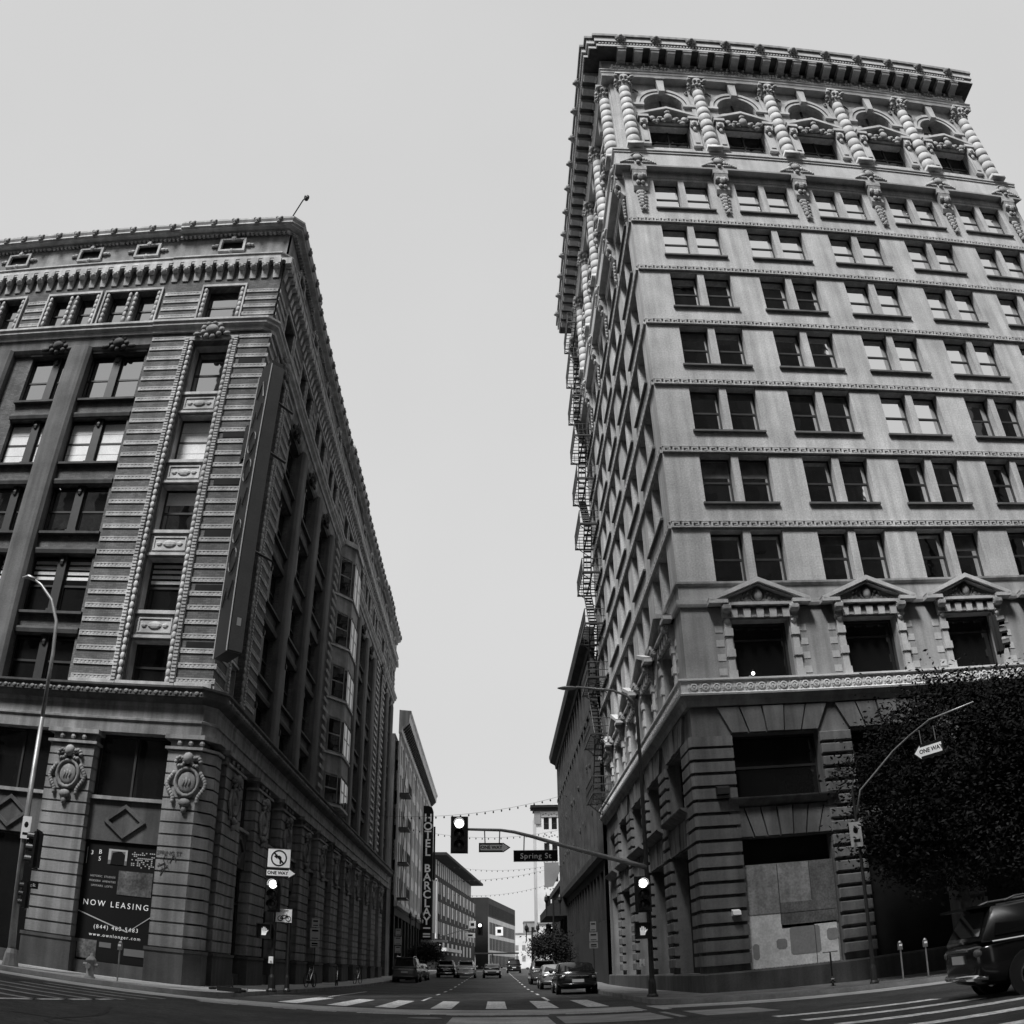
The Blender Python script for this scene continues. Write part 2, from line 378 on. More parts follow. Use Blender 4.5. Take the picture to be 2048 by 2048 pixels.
# ---- base: rusticated stone with flat arches
opsF, opsS = [], []
for i in range(5): opsF += [(1.43 + 4.585 * i, 4.78 + 4.585 * i, .74, 5.3, .55), (1.43 + 4.585 * i, 4.78 + 4.585 * i, 6.75, 9.1, .5)]
for i in range(5): opsS += [(-(4.75 + 4.83 * i), -(1.4 + 4.83 * i), .74, 5.3, .55), (-(4.75 + 4.83 * i), -(1.4 + 4.83 * i), 6.75, 9.1, .5)]
for fr, ops, x0, x1 in ((FF, opsF, FX0, FX1), (FS, opsS, SX0, SX1)):
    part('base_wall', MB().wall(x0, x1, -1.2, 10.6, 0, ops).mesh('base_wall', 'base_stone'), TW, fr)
    for o_ in ops:
        if o_[2] > 6:
            wq = part('shop_window', sash(o_[1] - o_[0], o_[3] - o_[2], 'dark_frame', 'glass_dark')[0], TW, fr, o_[0], .48, o_[2])
            b = MB().box(.06, o_[1] - o_[0] - .06, .03, .04, .06, o_[3] - o_[2] - .06); put('pane', b.mesh('pane', 'glass_dark'), wq)
            sl_ = MB().run([(-.4, -.05), (.0, -.3), (.0, .0), (-.42, .0)], -.35, o_[1] - o_[0] + .35)
            part('stone_sill', sl_.mesh('stone_sill', 'base_stone'), TW, fr, o_[0], -.003, o_[2] - .06)
        else:
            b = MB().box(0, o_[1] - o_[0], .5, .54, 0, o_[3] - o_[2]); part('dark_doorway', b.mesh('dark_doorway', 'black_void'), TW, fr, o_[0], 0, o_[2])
blk = {}
def block(w, d, h, ch=.03):
    k = (round(w, 2), round(d, 2), round(h, 2))
    if k not in blk:
        bm = bmesh.new(); bmesh.ops.create_cube(bm, size=1)
        for v in bm.verts: v.co = ((v.co.x + .5) * w, (v.co.y + .5) * d, (v.co.z + .5) * h)
        bmesh.ops.bevel(bm, geom=[e for e in bm.edges if abs(e.verts[0].co.y) < 1e-5 and abs(e.verts[1].co.y) < 1e-5], offset=ch, segments=1, affect='EDGES')
        me = bpy.data.meshes.new('stone_block'); bm.to_mesh(me); bm.free(); me.materials.append(M['base_stone']); blk[k] = me
    return blk[k]
CH = .48
corner_b = MB()
corner_b.slab([(1.42, -.18), (1.42, .0), (.0, .0), (.0, 1.39), (-.18, 1.39), (-.18, -.08), (-.08, -.18)], 0, CH - .12)
corner_me = corner_b.mesh('stone_block', 'base_stone')
for k in range(17):
    z = .98 + CH * k
    if k == 16: z = .98 + CH * 16 - .02
    if 5.4 < z < 6.3: pass
    part('stone_block', corner_me, TW, FF, 0, 0, z)
    for i in range(5):
        w_ = 1.23 if i < 4 else 1.4
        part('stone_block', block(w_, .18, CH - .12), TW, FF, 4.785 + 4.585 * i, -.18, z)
        w2 = 1.47 if i < 4 else 1.3
        if i < 4: part('stone_block', block(w2, .18, CH - .12), TW, FS, -(4.755 + 4.83 * i) - w2, -.18, z)
# flat arch stones over the openings
def fan(x0, x1, z0, z1, n, spread):
    res = []
    for k in range(n):
        f0, f1 = k / n, (k + 1) / n; b = MB(); e = .03
        lo0, lo1 = x0 + (x1 - x0) * f0, x0 + (x1 - x0) * f1
        c = (x0 + x1) / 2; s = 1 + spread
        p = [(lo0 + e, z0), (lo1 - e, z0), (c + (lo1 - c) * s - e, z1), (c + (lo0 - c) * s + e, z1)]
        pr = -.16 if abs(k - (n - 1) / 2) < .6 else -.12
        res.append(b.prism(p, pr, .0).mesh('arch_stone', 'base_stone'))
    return res
for me in fan(1.43, 4.78, 9.13, 10.08, 5, .28): 
    for i in range(5): part('arch_stone', me, TW, FF, 4.585 * i, 0, 0)
for me in fan(1.43, 4.78, 5.33, 6.35, 7, .25):
    for i in range(5): part('arch_stone', me, TW, FF, 4.585 * i, 0, 0)
for me in fan(-4.75, -1.4, 9.13, 10.08, 5, .28) + fan(-4.75, -1.4, 5.33, 6.35, 7, .25):
    for i in range(4): part('arch_stone', me, TW, FS, -4.83 * i, 0, 0)
moulding('plinth', [(.2, -1.2), (.2, .68), (.14, .74), (.0, .74), (0, -1.2)], 'left_plinth')
moulding('belt_soffit', [(.0, 10.15), (.14, 10.15), (.2, 10.35), (.34, 10.47), (.34, 10.5), (0, 10.5)], 'tower_stone')
moulding('belt_cornice', [(.0, 10.503), (.38, 10.503), (.4, 10.57), (.35, 10.6), (.33, 10.62), (.33, 11.0), (.36, 11.03), (.42, 11.06), (.42, 11.13), (0, 11.16)], 'belt_trim')
rb = MB(); rb.lathe([(.15, 0), (.15, .03), (.1, .045), (.085, .02), (.05, .02), (.04, .05), (.0, .055)], n=10); rb.box(-.205, -.165, -.13, .13, 0, .035); rb.box(-.225, -.15, -.05, .05, 0, .045)
for v in range(len(rb.v)): x, y, z = rb.v[v]; rb.v[v] = (x, -z, y)
rm = rb.mesh('rosette', 'belt_trim')
for k in range(57): part('rosette', rm, TW, FF, .15 + .428 * k, -.33, 10.81)
for k in range(57): part('rosette', rm, TW, FS, -(.15 + .436 * k), -.33, 10.81)

# ---- plywood hoarding in the first doorway
hb = part('plywood_hoarding', MB().box(0, 3.33, 0, .03, 0, 3.6).mesh('plywood_hoarding', 'plywood'), TW, FF, 1.44, .18, .76)
for nm, x0, x1, z0, z1, m in (('plywood_sheet', 2.42, 3.33, 1.35, 3.6, 'plywood_dark'), ('plywood_sheet', 1.24, 2.42, 1.3, 2.2, 'plywood_dark'),
                              ('buff_patch', 0, 1.25, 0, 1.85, 'buff_patch'), ('buff_patch', 1.25, 3.25, 0, 1.42, 'buff_patch')):
    put(nm, MB().box(x0, x1, -.02, 0, z0, z1).mesh(nm, m), hb)
for x0, x1, z0, z1 in ((1.5, 2.6, .36, 1.32), (1.0, 1.38, .6, .95), (.15, .38, .3, .85), (2.85, 3.27, .75, 1.15)):
    b = MB(); r = .07
    b.prism([(x0 + r, z0), (x1 - r, z0), (x1, z0 + r), (x1, z1 - r), (x1 - r, z1), (x0 + r, z1), (x0, z1 - r), (x0, z0 + r)], -.027, -.018); put('grey_patch', b.mesh('grey_patch', 'grey_patch'), hb)
# spikes under the hoarding, wall lamps
b = MB()
for k in range(24): b.box(.05 + .14 * k, .12 + .14 * k, -.03, .02, -.12, 0)
for x, z0, z1 in ((1.24, 1.44, 3.58), (2.42, .0, 1.32), (2.42, 2.22, 3.58)): put('board_seam', MB().box(x - .012, x + .012, -.032, -.02, z0, z1).mesh('board_seam', 'left_plinth'), hb)
put('board_seam', MB().box(0, 3.25, -.032, -.028, 1.84, 1.86).mesh('board_seam', 'plywood_dark'), hb)
put('hoarding_foot', b.mesh('hoarding_foot', 'grey_patch'), hb)
for x, z in ((.85, 6.95),): 
    b = MB().run([(0, -.12), (-.32, -.12), (-.3, .1), (-.12, .2), (0, .2)], -.22, .22); part('wall_lamp', b.mesh('wall_lamp', 'black_signal'), TW, FF, x, -.183, z)
b = MB().run([(0, -.1), (-.25, -.08), (-.22, .05), (0, .12)], -.14, .14); part('wall_lamp', b.mesh('wall_lamp', 'sign_white'), TW, FF, .98, -.183, 2.72)

# ---- piano nobile with pediments
for fr, bays, x0, x1 in ((FF, FB, FX0, FX1), (FS, SB, SX0, SX1)):
    ops = [(b['c'] - 1.14, b['c'] + 1.14, 11.18, 13.58, .55) for b in bays]
    part('wall', MB().wall(x0, x1, 10.6, 15.15, 0, ops).mesh('wall', 'tower_stone'), TW, fr)
    for o_ in ops:
        b = MB(); W_, H_ = o_[1] - o_[0], o_[3] - o_[2]
        b.box(0, .1, 0, .1, 0, H_).box(W_ - .1, W_, 0, .1, 0, H_).box(.1, W_ - .1, 0, .1, H_ - .1, H_).box(.1, W_ - .1, 0, .1, 0, .1).box(.1, W_ - .1, .02, .08, H_ * .7, H_ * .7 + .07)
        wq = part('window', b.mesh('window', 'dark_frame'), TW, fr, o_[0], .45, o_[2])
        put('pane', MB().box(.09, W_ - .09, .06, .07, .09, H_ * .7).mesh('pane', 'glass_dark'), wq); put('pane', MB().box(.09, W_ - .09, .05, .06, H_ * .7 + .07, H_ - .09).mesh('pane', 'glass_dark'), wq)
pd = MB()
pd.prism([(-1.98, 14.2), (1.98, 14.2), (0, 15.12)], -.12, .0)                                   # tympanum
pm = pd.mesh('pediment', 'tower_stone')
rk = MB()
for s in (-1, 1):
    p = [(0, 15.17), (0, 14.98), (s * 1.95, 14.18), (s * 2.05, 14.3)]
    rk.prism(p if s > 0 else p[::-1], -.48, -.1)
    p = [(0, 14.98), (0, 14.9), (s * 1.8, 14.18), (s * 1.95, 14.18)]; rk.prism(p if s > 0 else p[::-1], -.36, -.1)
rk.box(-2.05, -1.3, -.48, 0, 14.1, 14.25); rk.box(1.3, 2.05, -.48, 0, 14.1, 14.25); rk.box(-1.3, 1.3, -.3, 0, 14.08, 14.2)
rkm = rk.mesh('pediment_cornice', 'pale_stone_trim')
cb = MB(); cb.ball((0, -.18, 14.52), .2, .12, .27); cb.lathe([(.3, 0), (.33, .05), (.27, .1)], n=12)
for v in range(len(cb.v) - 36, len(cb.v)): x, y, z = cb.v[v]; cb.v[v] = (x, -.12 - z, 14.5 + y * 1.05)
for s in (-1, 1):
    for k, (dx, dz, r) in enumerate(((.48, 14.4, .11), (.66, 14.34, .09), (.82, 14.3, .08), (.98, 14.28, .06), (1.12, 14.26, .05), (.4, 14.62, .07), (.56, 14.56, .06))): cb.ball((s * dx, -.14, dz), r, .07, r * .9, 6, 4)
for dx in (-.12, 0, .12): cb.ball((dx, -.14, 14.86), .06, .06, .05, 6, 4)
cbm = cb.mesh('cartouche', 'carved_stone', True)
lk = MB(); lk.box(-1.2, 1.2, -.1, .0, 13.66, 13.92)
for k in range(5):
    x = -1.05 + .525 * k; lk.prism([(x - .13, 13.6), (x + .13, 13.6), (x + .15, 13.97), (x - .15, 13.97)], -.2, -.1)
lkm = lk.mesh('lintel_blocks', 'pale_stone_trim')
cs = MB()                                                                                        # scroll console
for k in range(10):
    a = math.pi * (.5 + k / 9 * 1.0); 
cs.run([(0, .5), (-.42, .5), (-.45, .42), (-.44, .28), (-.34, .2), (-.22, .18), (-.16, .08), (-.2, .0), (-.1, -.08), (0, -.08)], -.14, .14)
for s in (-1, 1):
    cs.lathe([(.14, 0), (.14, .03), (.09, .05), (.05, .03), (0, .06)], n=10)
    for v in range(len(cs.v) - 50, len(cs.v)): x, y, z = cs.v[v]; cs.v[v] = (s * (.14 + z), -.3 + x, .34 + y)
csm = cs.mesh('console', 'carved_stone')
jp = MB()
for k in range(6):
    z = 11.2 + .42 * k
    if k % 2 == 0: jp.box(-.17, .17, -.15, 0, z, z + .3)
    else: jp.box(-.13, .13, -.09, 0, z - .12, z + .42)
jp.ball((0, -.1, 13.5), .12, .1, .12, 7, 5)
jpm = jp.mesh('banded_jamb', 'pale_stone_trim'); qm = MB().box(0, .3, -.02, 0, 0, .27).mesh('quoin', 'pale_stone_trim')
for fr, bays in ((FF, FB), (FS, SB)):
    for b in bays:
        for nm, me in (('pediment', pm), ('pediment_cornice', rkm), ('cartouche', cbm), ('lintel_blocks', lkm)): part(nm, me, TW, fr, b['c'], 0, 0)
        for s in (-1, 1):
            part('console', csm, TW, fr, b['c'] + s * 1.37, 0, 13.6); part('banded_jamb', jpm, TW, fr, b['c'] + s * 1.33, 0, 0)
            for k in range(4): part('quoin', qm, TW, fr, b['c'] + (1.53 if s > 0 else -1.83), 0, 11.35 + .57 * k)
moulding('string_course', [(0, 14.1), (.1, 14.1), (.14, 14.2), (.16, 14.36), (0, 14.4)], 'pale_stone_trim')
moulding('string_course', [(0, 15.0), (.05, 15.0), (.1, 15.08), (.1, 15.17), (0, 15.17)], 'left_trim_dim')

# ---- bracket cornice with big consoles
moulding('bracket_frieze', [(0, 39.4), (.03, 39.4), (.05, 39.85), (.12, 39.9), (0, 39.9)], 'pale_terracotta')
moulding('balcony_course', [(0, 39.9), (.46, 39.9), (.48, 40.0), (.44, 40.05), (.44, 41.05), (.5, 41.1), (.47, 41.2), (.54, 41.28), (.54, 41.4), (0, 41.5)], 'pale_stone_trim')
bb = MB(); bb.run([(0, 1.78), (-.44, 1.78), (-.46, 1.5), (-.4, 1.2), (-.36, .95), (-.2, .75), (-.22, .3), (-.1, .05), (0, 0)], -.38, .38)
bb.box(-.43, .43, -.46, 0, 1.45, 1.78); 
for s in (-1, 1):
    bb.ball((s * .2, -.34, 1.05), .17, .15, .2, 7, 5); bb.ball((s * .12, -.25, .55), .13, .12, .16, 7, 5)
bb.ball((0, -.35, .95), .2, .14, .25, 7, 5)
for k in range(6): bb.ball((random.uniform(-.05, .05), -.1, -.1 - .26 * k), .26 - .03 * k, .1, .15, 6, 4); bb.ball((.2 - .02 * k, -.1, -.2 - .26 * k), .1, .07, .08, 6, 4); bb.ball((-.2 + .02 * k, -.1, -.2 - .26 * k), .1, .07, .08, 6, 4)
bbm = bb.mesh('great_bracket', 'carved_stone')
bl = MB(); bl.ball((0, -.06, .1), .27, .16, .29, 10, 8)
for k in range(11):
    a = math.pi * (k / 10); bl.ball((.37 * math.cos(a), -.04, .12 + .37 * math.sin(a)), .075, .07, .075, 6, 4)
for s in (-1, 1):
    for k in range(6): bl.ball((s * (.36 + .12 * k), -.04, -.02 - .07 * k), .13 - .012 * k, .09, .17 - .02 * k, 6, 4); bl.ball((s * (.3 + .1 * k), -.04, -.28), .1, .07, .09, 6, 4)
bl.ball((0, -.1, -.35), .16, .1, .12, 6, 4)
blm = bl.mesh('cartouche', 'carved_stone', True)
for fr, piers in ((FF, FP), (FS, SP)):
    for x in piers: part('great_bracket', bbm, TW, fr, x, -.003, 38.12); part('cartouche', blm, TW, fr, x, -.42, 40.5)

# ---- arcaded top storey
def arch_wall(x0, x1, z0, z1, cs_, r, spring, lowops):
    b = MB(); ops = list(lowops) + [(c - r, c + r, spring - .55, spring + r, .5) for c in cs_]
    b.wall(x0, x1, z0, z1, 0, [o for o in ops if o[3] < spring] + [(c - r, c + r, spring - .55, spring + r, 0.0) for c in cs_])
    n = 12
    for c in cs_:
        for k in range(n):
            a0, a1 = math.pi * k / n, math.pi * (k + 1) / n
            p0, p1 = (c + r * math.cos(a0), spring + r * math.sin(a0)), (c + r * math.cos(a1), spring + r * math.sin(a1))
            b.quad((p0[0], 0, p0[1]), (p0[0], 0, spring + r), (p1[0], 0, spring + r), (p1[0], 0, p1[1]))
            b.quad((p0[0], 0, p0[1]), (p1[0], 0, p1[1]), (p1[0], .5, p1[1]), (p0[0], .5, p0[1]))
        for s in (-1, 1): b.quad((c + s * r, 0, spring - .55), (c + s * r, 0, spring), (c + s * r, .5, spring), (c + s * r, .5, spring - .55))
    return b
ar = MB(); n = 16
for rr0, rr1, pp in ((1.22, 1.42, .1), (1.46, 1.68, .16)):
    for k in range(n):
        a0, a1 = math.pi * k / n, math.pi * (k + 1) / n
        q = [(rr * math.cos(a), rr * math.sin(a)) for rr, a in ((rr0, a0), (rr1, a0), (rr1, a1), (rr0, a1))]
        ar.prism(q, -pp, 0)
arm = ar.mesh('archivolt', 'pale_stone_trim')
ks = MB().prism([(-.18, 1.15), (.18, 1.15), (.26, 2.7), (-.26, 2.7)], -.42, -.05); ks.box(-.32, .32, -.5, -.05, 2.45, 2.75); ksm = ks.mesh('keystone', 'pale_stone_trim')
imp = MB().box(-.4, .4, -.18, 0, -.12, .06); impm = imp.mesh('impost', 'pale_stone_trim')
sp_ = MB()
if 1:
    for k in range(10): a = k * .55; sp_.ball(((.24 - .02 * k) * math.cos(a), -.05, 1.75 + (.24 - .02 * k) * math.sin(a)), .07, .06, .07, 5, 4)
spm = sp_.mesh('spandrel_scroll', 'carved_stone', True)
p2 = MB()
for s in (-1, 1):
    q = [(0, .92), (0, .72), (s * 1.75, .02), (s * 1.85, .16)]; p2.prism(q if s > 0 else q[::-1], -.5, 0)
    p2.box(s * 1.5 - .32, s * 1.5 + .32, -.5, 0, -.2, .02); p2.box(s * 1.5 - .22, s * 1.5 + .22, -.42, 0, -.75, -.2)
    p2.ball((s * 1.5, -.4, -.55), .17, .14, .2, 7, 5); p2.ball((s * 1.5, -.3, -1.0), .12, .1, .18, 6, 4)
    p2.box(s * 1.5 - .26, s * 1.5 + .26, -.2, 0, -2.55, -.75); p2.box(s * 1.5 - .14, s * 1.5 + .14, -.25, -.2, -2.3, -1.3)
p2m = p2.mesh('pediment', 'pale_stone_trim')
c2 = MB(); c2.ball((0, -.38, .1), .26, .2, .34, 8, 6); c2.ball((0, -.4, .55), .2, .16, .18, 7, 5)
random.seed(3)
for s in (-1, 1):
    for k in range(9): c2.ball((s * (.32 + .11 * k), -.32 + random.uniform(-.05, .05), -.05 + .25 * math.sin(k * 1.1) - .1), .14, .12, .13, 6, 4)
    c2.ball((s * .95, -.35, -.05), .2, .15, .24, 6, 5)
c2.box(-1.2, 1.2, -.22, -.02, -.25, .12)
c2m = c2.mesh('cartouche', 'carved_stone', True)
cl_ = MB(); cl_.box(-.46, .46, -.46, .3, 0, .28); zz = .28
cl_.lathe([(.42, .28), (.44, .34), (.42, .42), (.37, .46)], n=14)
for k in range(9):
    z0 = .46 + .655 * k; rr = .375 - .005 * k
    q_ = .015 if k % 2 else 0; cl_.lathe([(rr - .03, z0), (rr + q_, z0 + .03), (rr + q_ + .015, z0 + .3), (rr + q_, z0 + .6), (rr - .03, z0 + .63), (rr - .03, z0 + .66)], n=14)
clm = cl_.mesh('column', 'pale_stone_trim', True)
cp = MB(); cp.lathe([(.33, 0), (.36, .1), (.4, .5), (.55, .95), (.5, 1.0)], n=12); cp.box(-.52, .52, -.52, .3, .98, 1.15)
for k in range(12):
    a = 2 * math.pi * k / 12
    for rr, zz_, q in ((.42, .35, .11), (.5, .72, .11)): cp.ball((rr * math.cos(a + zz_), rr * math.sin(a + zz_), zz_), q, q, q * 1.2, 5, 4)
for sx in (-1, 1): cp.ball((sx * .5, -.42, .82), .16, .14, .16, 7, 5)
cpm = cp.mesh('capital', 'carved_stone', True)
for fr, bays, x0, x1, piers in ((FF, FB, FX0, FX1, FP), (FS, SB, SX0, SX1, SP)):
    low = [(b['c'] - 1.2, b['c'] + 1.2, 42.3, 44.4, .5) for b in bays]
    part('arcade_wall', arch_wall(x0, x1, 41.4, 49.35, [b['c'] for b in bays], 1.2, 46.65, low).mesh('arcade_wall', 'pale_terracotta'), TW, fr)
    for b in bays:
        wq = MB(); wq.box(-1.2, -1.1, 0, .1, 42.3, 44.4).box(1.1, 1.2, 0, .1, 42.3, 44.4).box(-.04, .04, 0, .1, 42.3, 44.4).box(-1.1, 1.1, 0, .08, 43.3, 43.36)
        w_ = part('window', wq.mesh('window', 'dark_frame'), TW, fr, b['c'], .4, 0); put('pane', MB().box(-1.15, 1.15, .06, .07, 42.3, 44.4).mesh('pane', 'glass_side'), w_)
        wq = MB(); wq.box(-.05, .05, 0, .1, 45.8, 47.8).box(-1.2, 1.2, 0, .1, 45.8, 45.9)
        w_ = part('arched_window', wq.mesh('arched_window', 'dark_frame'), TW, fr, b['c'], .42, 0)
        pts = [(-1.2, 45.8), (1.2, 45.8)] + [(1.2 * math.cos(math.pi * k / 12), 46.65 + 1.2 * math.sin(math.pi * k / 12)) for k in range(13)]
        put('pane', MB().prism(pts, .06, .07).mesh('pane', 'glass_sky'), w_)
        part('archivolt', arm, TW, fr, b['c'], 0, 46.65); part('keystone', ksm, TW, fr, b['c'], 0, 46.6); [part('impost', impm, TW, fr, b['c'] + q * 1.6, 0, 46.6) for q in (-1, 1)]
        [part('spandrel_scroll', spm, TW, fr, b['c'] + q * 1.68, 0, 46.35) for q in (-1, 1)]; part('pediment', p2m, TW, fr, b['c'], -.005, 44.95); part('cartouche', c2m, TW, fr, b['c'], -.005, 44.75)
    for x in piers:
        part('pilaster', MB().box(-.55, .55, -.1, 0, 42.0, 49.2).mesh('pilaster', 'pale_terracotta'), TW, fr, x, 0, 0)
        k = part('column', clm, TW, fr, x, -.32, 41.5); put('capital', cpm, k, (0, 0, 6.35))
# ---- entablature and great cornice
moulding('architrave', [(0, 49.0), (.5, 49.1), (.52, 49.35), (.56, 49.4), (.56, 49.6), (.62, 49.65), (.62, 49.75), (0, 49.8)], 'pale_stone_trim')
moulding('frieze', [(0, 49.7), (.4, 49.7), (.4, 50.75), (.5, 50.85), (0, 50.9)], 'tower_stone')
random.seed(11)
def garland(L):
    b = MB(); x = .2
    while x < L - .2:
        b.ball((x, -.43, 50.05 + .12 * math.sin(x * 3.1) + random.uniform(-.04, .04)), .15, .12, .14, 5, 4)
        if random.random() < .7: b.ball((x + .08, -.42, 50.35 + .1 * math.cos(x * 2.3)), .12, .1, .12, 5, 4)
        if int(x / .55) != int((x - .21) / .55): b.ball((x, -.46, 50.68), .11, .12, .11, 5, 4)
        x += .21
    return b
g_ = part('garland_frieze', garland(24.5).mesh('garland_frieze', 'belt_trim', True), TW, FF, 0, 0, 0); 
g_ = part('garland_frieze', garland(25.4).mesh('garland_frieze', 'belt_trim', True), TW, FS, -25.4, 0, 0)
md = MB(); md.run([(0, .0), (-.2, .0), (-.3, .1), (-.75, .16), (-.98, .14), (-1.02, .3), (-1.02, .42), (0, .42)], -.25, .25); md.box(-.3, .3, -1.08, 0, .35, .42); mdm = md.mesh('modillion', 'pale_stone_trim')
for k in range(23): part('modillion', mdm, TW, FF, .85 + 1.045 * k, -.4, 50.62)
for k in range(24): part('modillion', mdm, TW, FS, -(.85 + 1.045 * k), -.4, 50.62)
# corona: front and side slabs with the notched corner
def corona(name, z0, z1, p, m, notch=.75):
    b = MB(); b.slab([(FX1 + p * .55, .2), (-p + notch, .2), (.2, .2), (.2, 25.5 + p * .5), (-p, 25.5 + p * .5), (-p, -p + notch + .15), (-p + notch * .35, -p + notch + .15), (-p + notch * .35, -p + notch * .3), (-p + notch, -p + notch * .3), (-p + notch, -p), (FX1 + p * .55, -p)], z0, z1)
    return part(name, b.mesh(name, m), TW, FF)
corona('cornice_soffit', 51.02, 51.1, 1.42, 'left_plinth'); corona('cornice_fascia', 51.1, 51.32, 1.5, 'pale_stone_trim')  # near-black soffit: the shade under the cornice is put into its colour
corona('cornice_gutter', 51.55, 52.05, 1.6, 'pale_stone_trim'); corona('cornice_rim', 52.05, 52.3, 1.72, 'left_trim_dim'); corona('cornice_bed', 51.32, 51.55, 1.44, 'carved_stone')
def dentils(L, x0):
    b = MB(); k = 0
    while k * .2 < L: b.box(x0 + k * .2, x0 + k * .2 + .12, -1.54, -1.4, 51.34, 51.53); k += 1
    return b
d_ = part('dentil_course', dentils(25.3, -.6).mesh('dentil_course', 'pale_stone_trim'), TW, FF); d_ = part('dentil_course', dentils(24.6, -26).mesh('dentil_course', 'pale_stone_trim'), TW, FS)
lh = MB(); lh.ball((0, -.08, 0), .28, .22, .3, 8, 6); lh.ball((0, -.26, -.08), .14, .14, .14, 6, 5)
for k in range(9): a = 2 * math.pi * k / 9; lh.ball((.27 * math.cos(a), -.02, .27 * math.sin(a)), .11, .1, .11, 5, 4)
lhm = lh.mesh('lion_head', 'left_trim_dim', True)
for k in range(11): part('lion_head', lhm, TW, FF, .8 + 2.277 * k, -1.62, 51.9)
for k in range(11): part('lion_head', lhm, TW, FS, -(1.9 + 2.277 * k), -1.62, 51.9)
part('roof', MB().box(0, 24.5, .2, 25.4, 52.0, 52.1).mesh('roof', 'far_grey'), TW, FF)
part('rear_wall', MB().box(24.5, 24.53, 0, 25.5, -1.2, 52).box(0, 24.5, 25.4, 25.5, -1.2, 52).mesh('rear_wall', 'pale_terracotta'), TW, FF)
# ---- iron fire escape on the street side
fe = thing('fire_escape', 'black iron fire escape zigzagging down the side of the tall pale tower', 'fire escape', (7.07, 52.8, 0))
for i in range(11):
    z = 11.4 + 3.615 * i
    if z > 48: continue
    b = MB()
    for k in range(9): b.box(-1.9 + .44 * k, -1.9 + .44 * k + .05, -1.3, 0, z - .03, z)
    b.box(-1.9, 1.9, -1.32, -1.26, z - .12, z); b.box(-1.9, 1.9, -.7, -.6, z - .05, z - .03); b.box(-1.95, -1.85, -1.3, 0, z - .1, z); b.box(1.85, 1.95, -1.3, 0, z - .1, z)
    me = b.mesh('platform', 'dark_steel'); q = put('platform', me, fe, (0, 0, 0), R(-90))
    b = MB()
    for zz in (z + .45, z + .95): b.tube([(-1.9, 0, zz), (-1.9, -1.29, zz), (1.9, -1.29, zz), (1.9, 0, zz)], .03, 5)
    for k in range(20): b.box(-1.9 + .2 * k, -1.9 + .2 * k + .03, -1.3, -1.27, z, z + .95)
    for k in range(5): b.box(-1.92, -1.89, -1.3 + .3 * k, -1.27 + .3 * k, z, z + .95); b.box(1.89, 1.92, -1.3 + .3 * k, -1.27 + .3 * k, z, z + .95)
    put('railing', b.mesh('railing', 'dark_steel'), fe, (0, 0, 0), R(-90))
    
    for q in (-1.6, 1.6): put('strut', MB().tube([(q, -.1, z - 1.0), (q, -1.25, z - .05)], .03, 5).mesh('strut', 'dark_steel'), fe, (0, 0, 0), R(-90))
    if i < 10:
        b = MB(); s = 1 if i % 2 else -1
        for o2 in (-.95, -.45): b.tube([(s * 1.3, o2, z), (-s * 1.3, o2, z + 3.6)], .035, 5)
        for k in range(12): f = (k + .5) / 12; b.box(s * 1.3 * (1 - 2 * f) - .12, s * 1.3 * (1 - 2 * f) + .12, -.95, -.45, z + 3.6 * f - .015, z + 3.6 * f + .015)
        put('stair', b.mesh('stair', 'dark_steel'), fe, (0, 0, 0), R(-90))
# ================================================================== the dark brick corner building with pale bands (left)
LB = thing('brick_building', 'dark brick corner building with pale terracotta stripes and corbelled attic', 'building', (-10.45, 30, 0))
LF = Fr(-10.45, 30, 0); LS = Fr(-10.45, 30, 90)
BWZ = [(10.85, 12.92), (13.88, 16.5), (17.55, 19.92), (21.05, 23.52), (24.58, 27.3)]
PWZ = [(10.82, 12.75), (14.05, 16.35), (17.55, 19.8), (21.1, 23.47), (24.66, 27.48)]
# segments of each facade in its own x (front runs to negative x, the side to positive x)
SEG_F = [('pav', -5.9, 0), ('bay', -9.3, -5.9, 1), ('bay', -13.75, -9.3, 1), ('bay', -18.2, -13.75, 1), ('pav', -24.1, -18.2)]
SEG_S = [('pav', 0, 5.9), ('bay', 5.9, 10.7, 0), ('bay', 10.7, 15.5, 0), ('bay', 15.5, 20.3, 0), ('oriel', 20.3, 28.7), ('bay', 28.7, 33.5, 0), ('bay', 33.5, 38.3, 0), ('bay', 38.3, 43.1, 0), ('pav', 43.1, 49.0), ('bay', 49.0, 53.0, 0), ('bay', 53.0, 57.0, 0)]
band_me = {}
def band(L, end=True):
    k = round(L, 2)
    if k not in band_me:
        b = MB(); b.box(0, L, -.02, 0, 0, .2)
        b.box(.0, L, -.04, -.02, 0, .045); b.box(0, L, -.04, -.02, .155, .2); b.box(0, .04, -.04, -.02, .045, .155); b.box(L - .04, L, -.04, -.02, .045, .155)
        n = max(2, int(L / .16))
        for i in range(n): x = (i + .5) * L / n; b.box(x - .045, x + .045, -.036, -.02, .06, .14)
        band_me[k] = b.mesh('terracotta_band', 'left_trim')
    return band_me[k]
rope_me = {}
def rope(h):                                   # knobbly vertical roll beside a window
    k = round(h, 1)
    if k not in rope_me:
        b = MB(); n = max(2, int(h / .3))
        for i in range(n): b.ball((0, 0, (i + .5) * h / n), .1, .07, h / n * .62, 7, 4)
        rope_me[k] = b.mesh('bead_roll', 'left_trim', True)
    return rope_me[k]
dot_me = {}
def dots(h):
    k = round(h, 1)
    if k not in dot_me:
        b = MB(); b.box(-.1, .1, -.08, 0, 0, h); z = .03
        while z < h - .1: b.box(-.09, .09, -.13, -.08, z, z + .08); z += .145
        dot_me[k] = b.mesh('dentil_trim', 'left_trim')
    return dot_me[k]
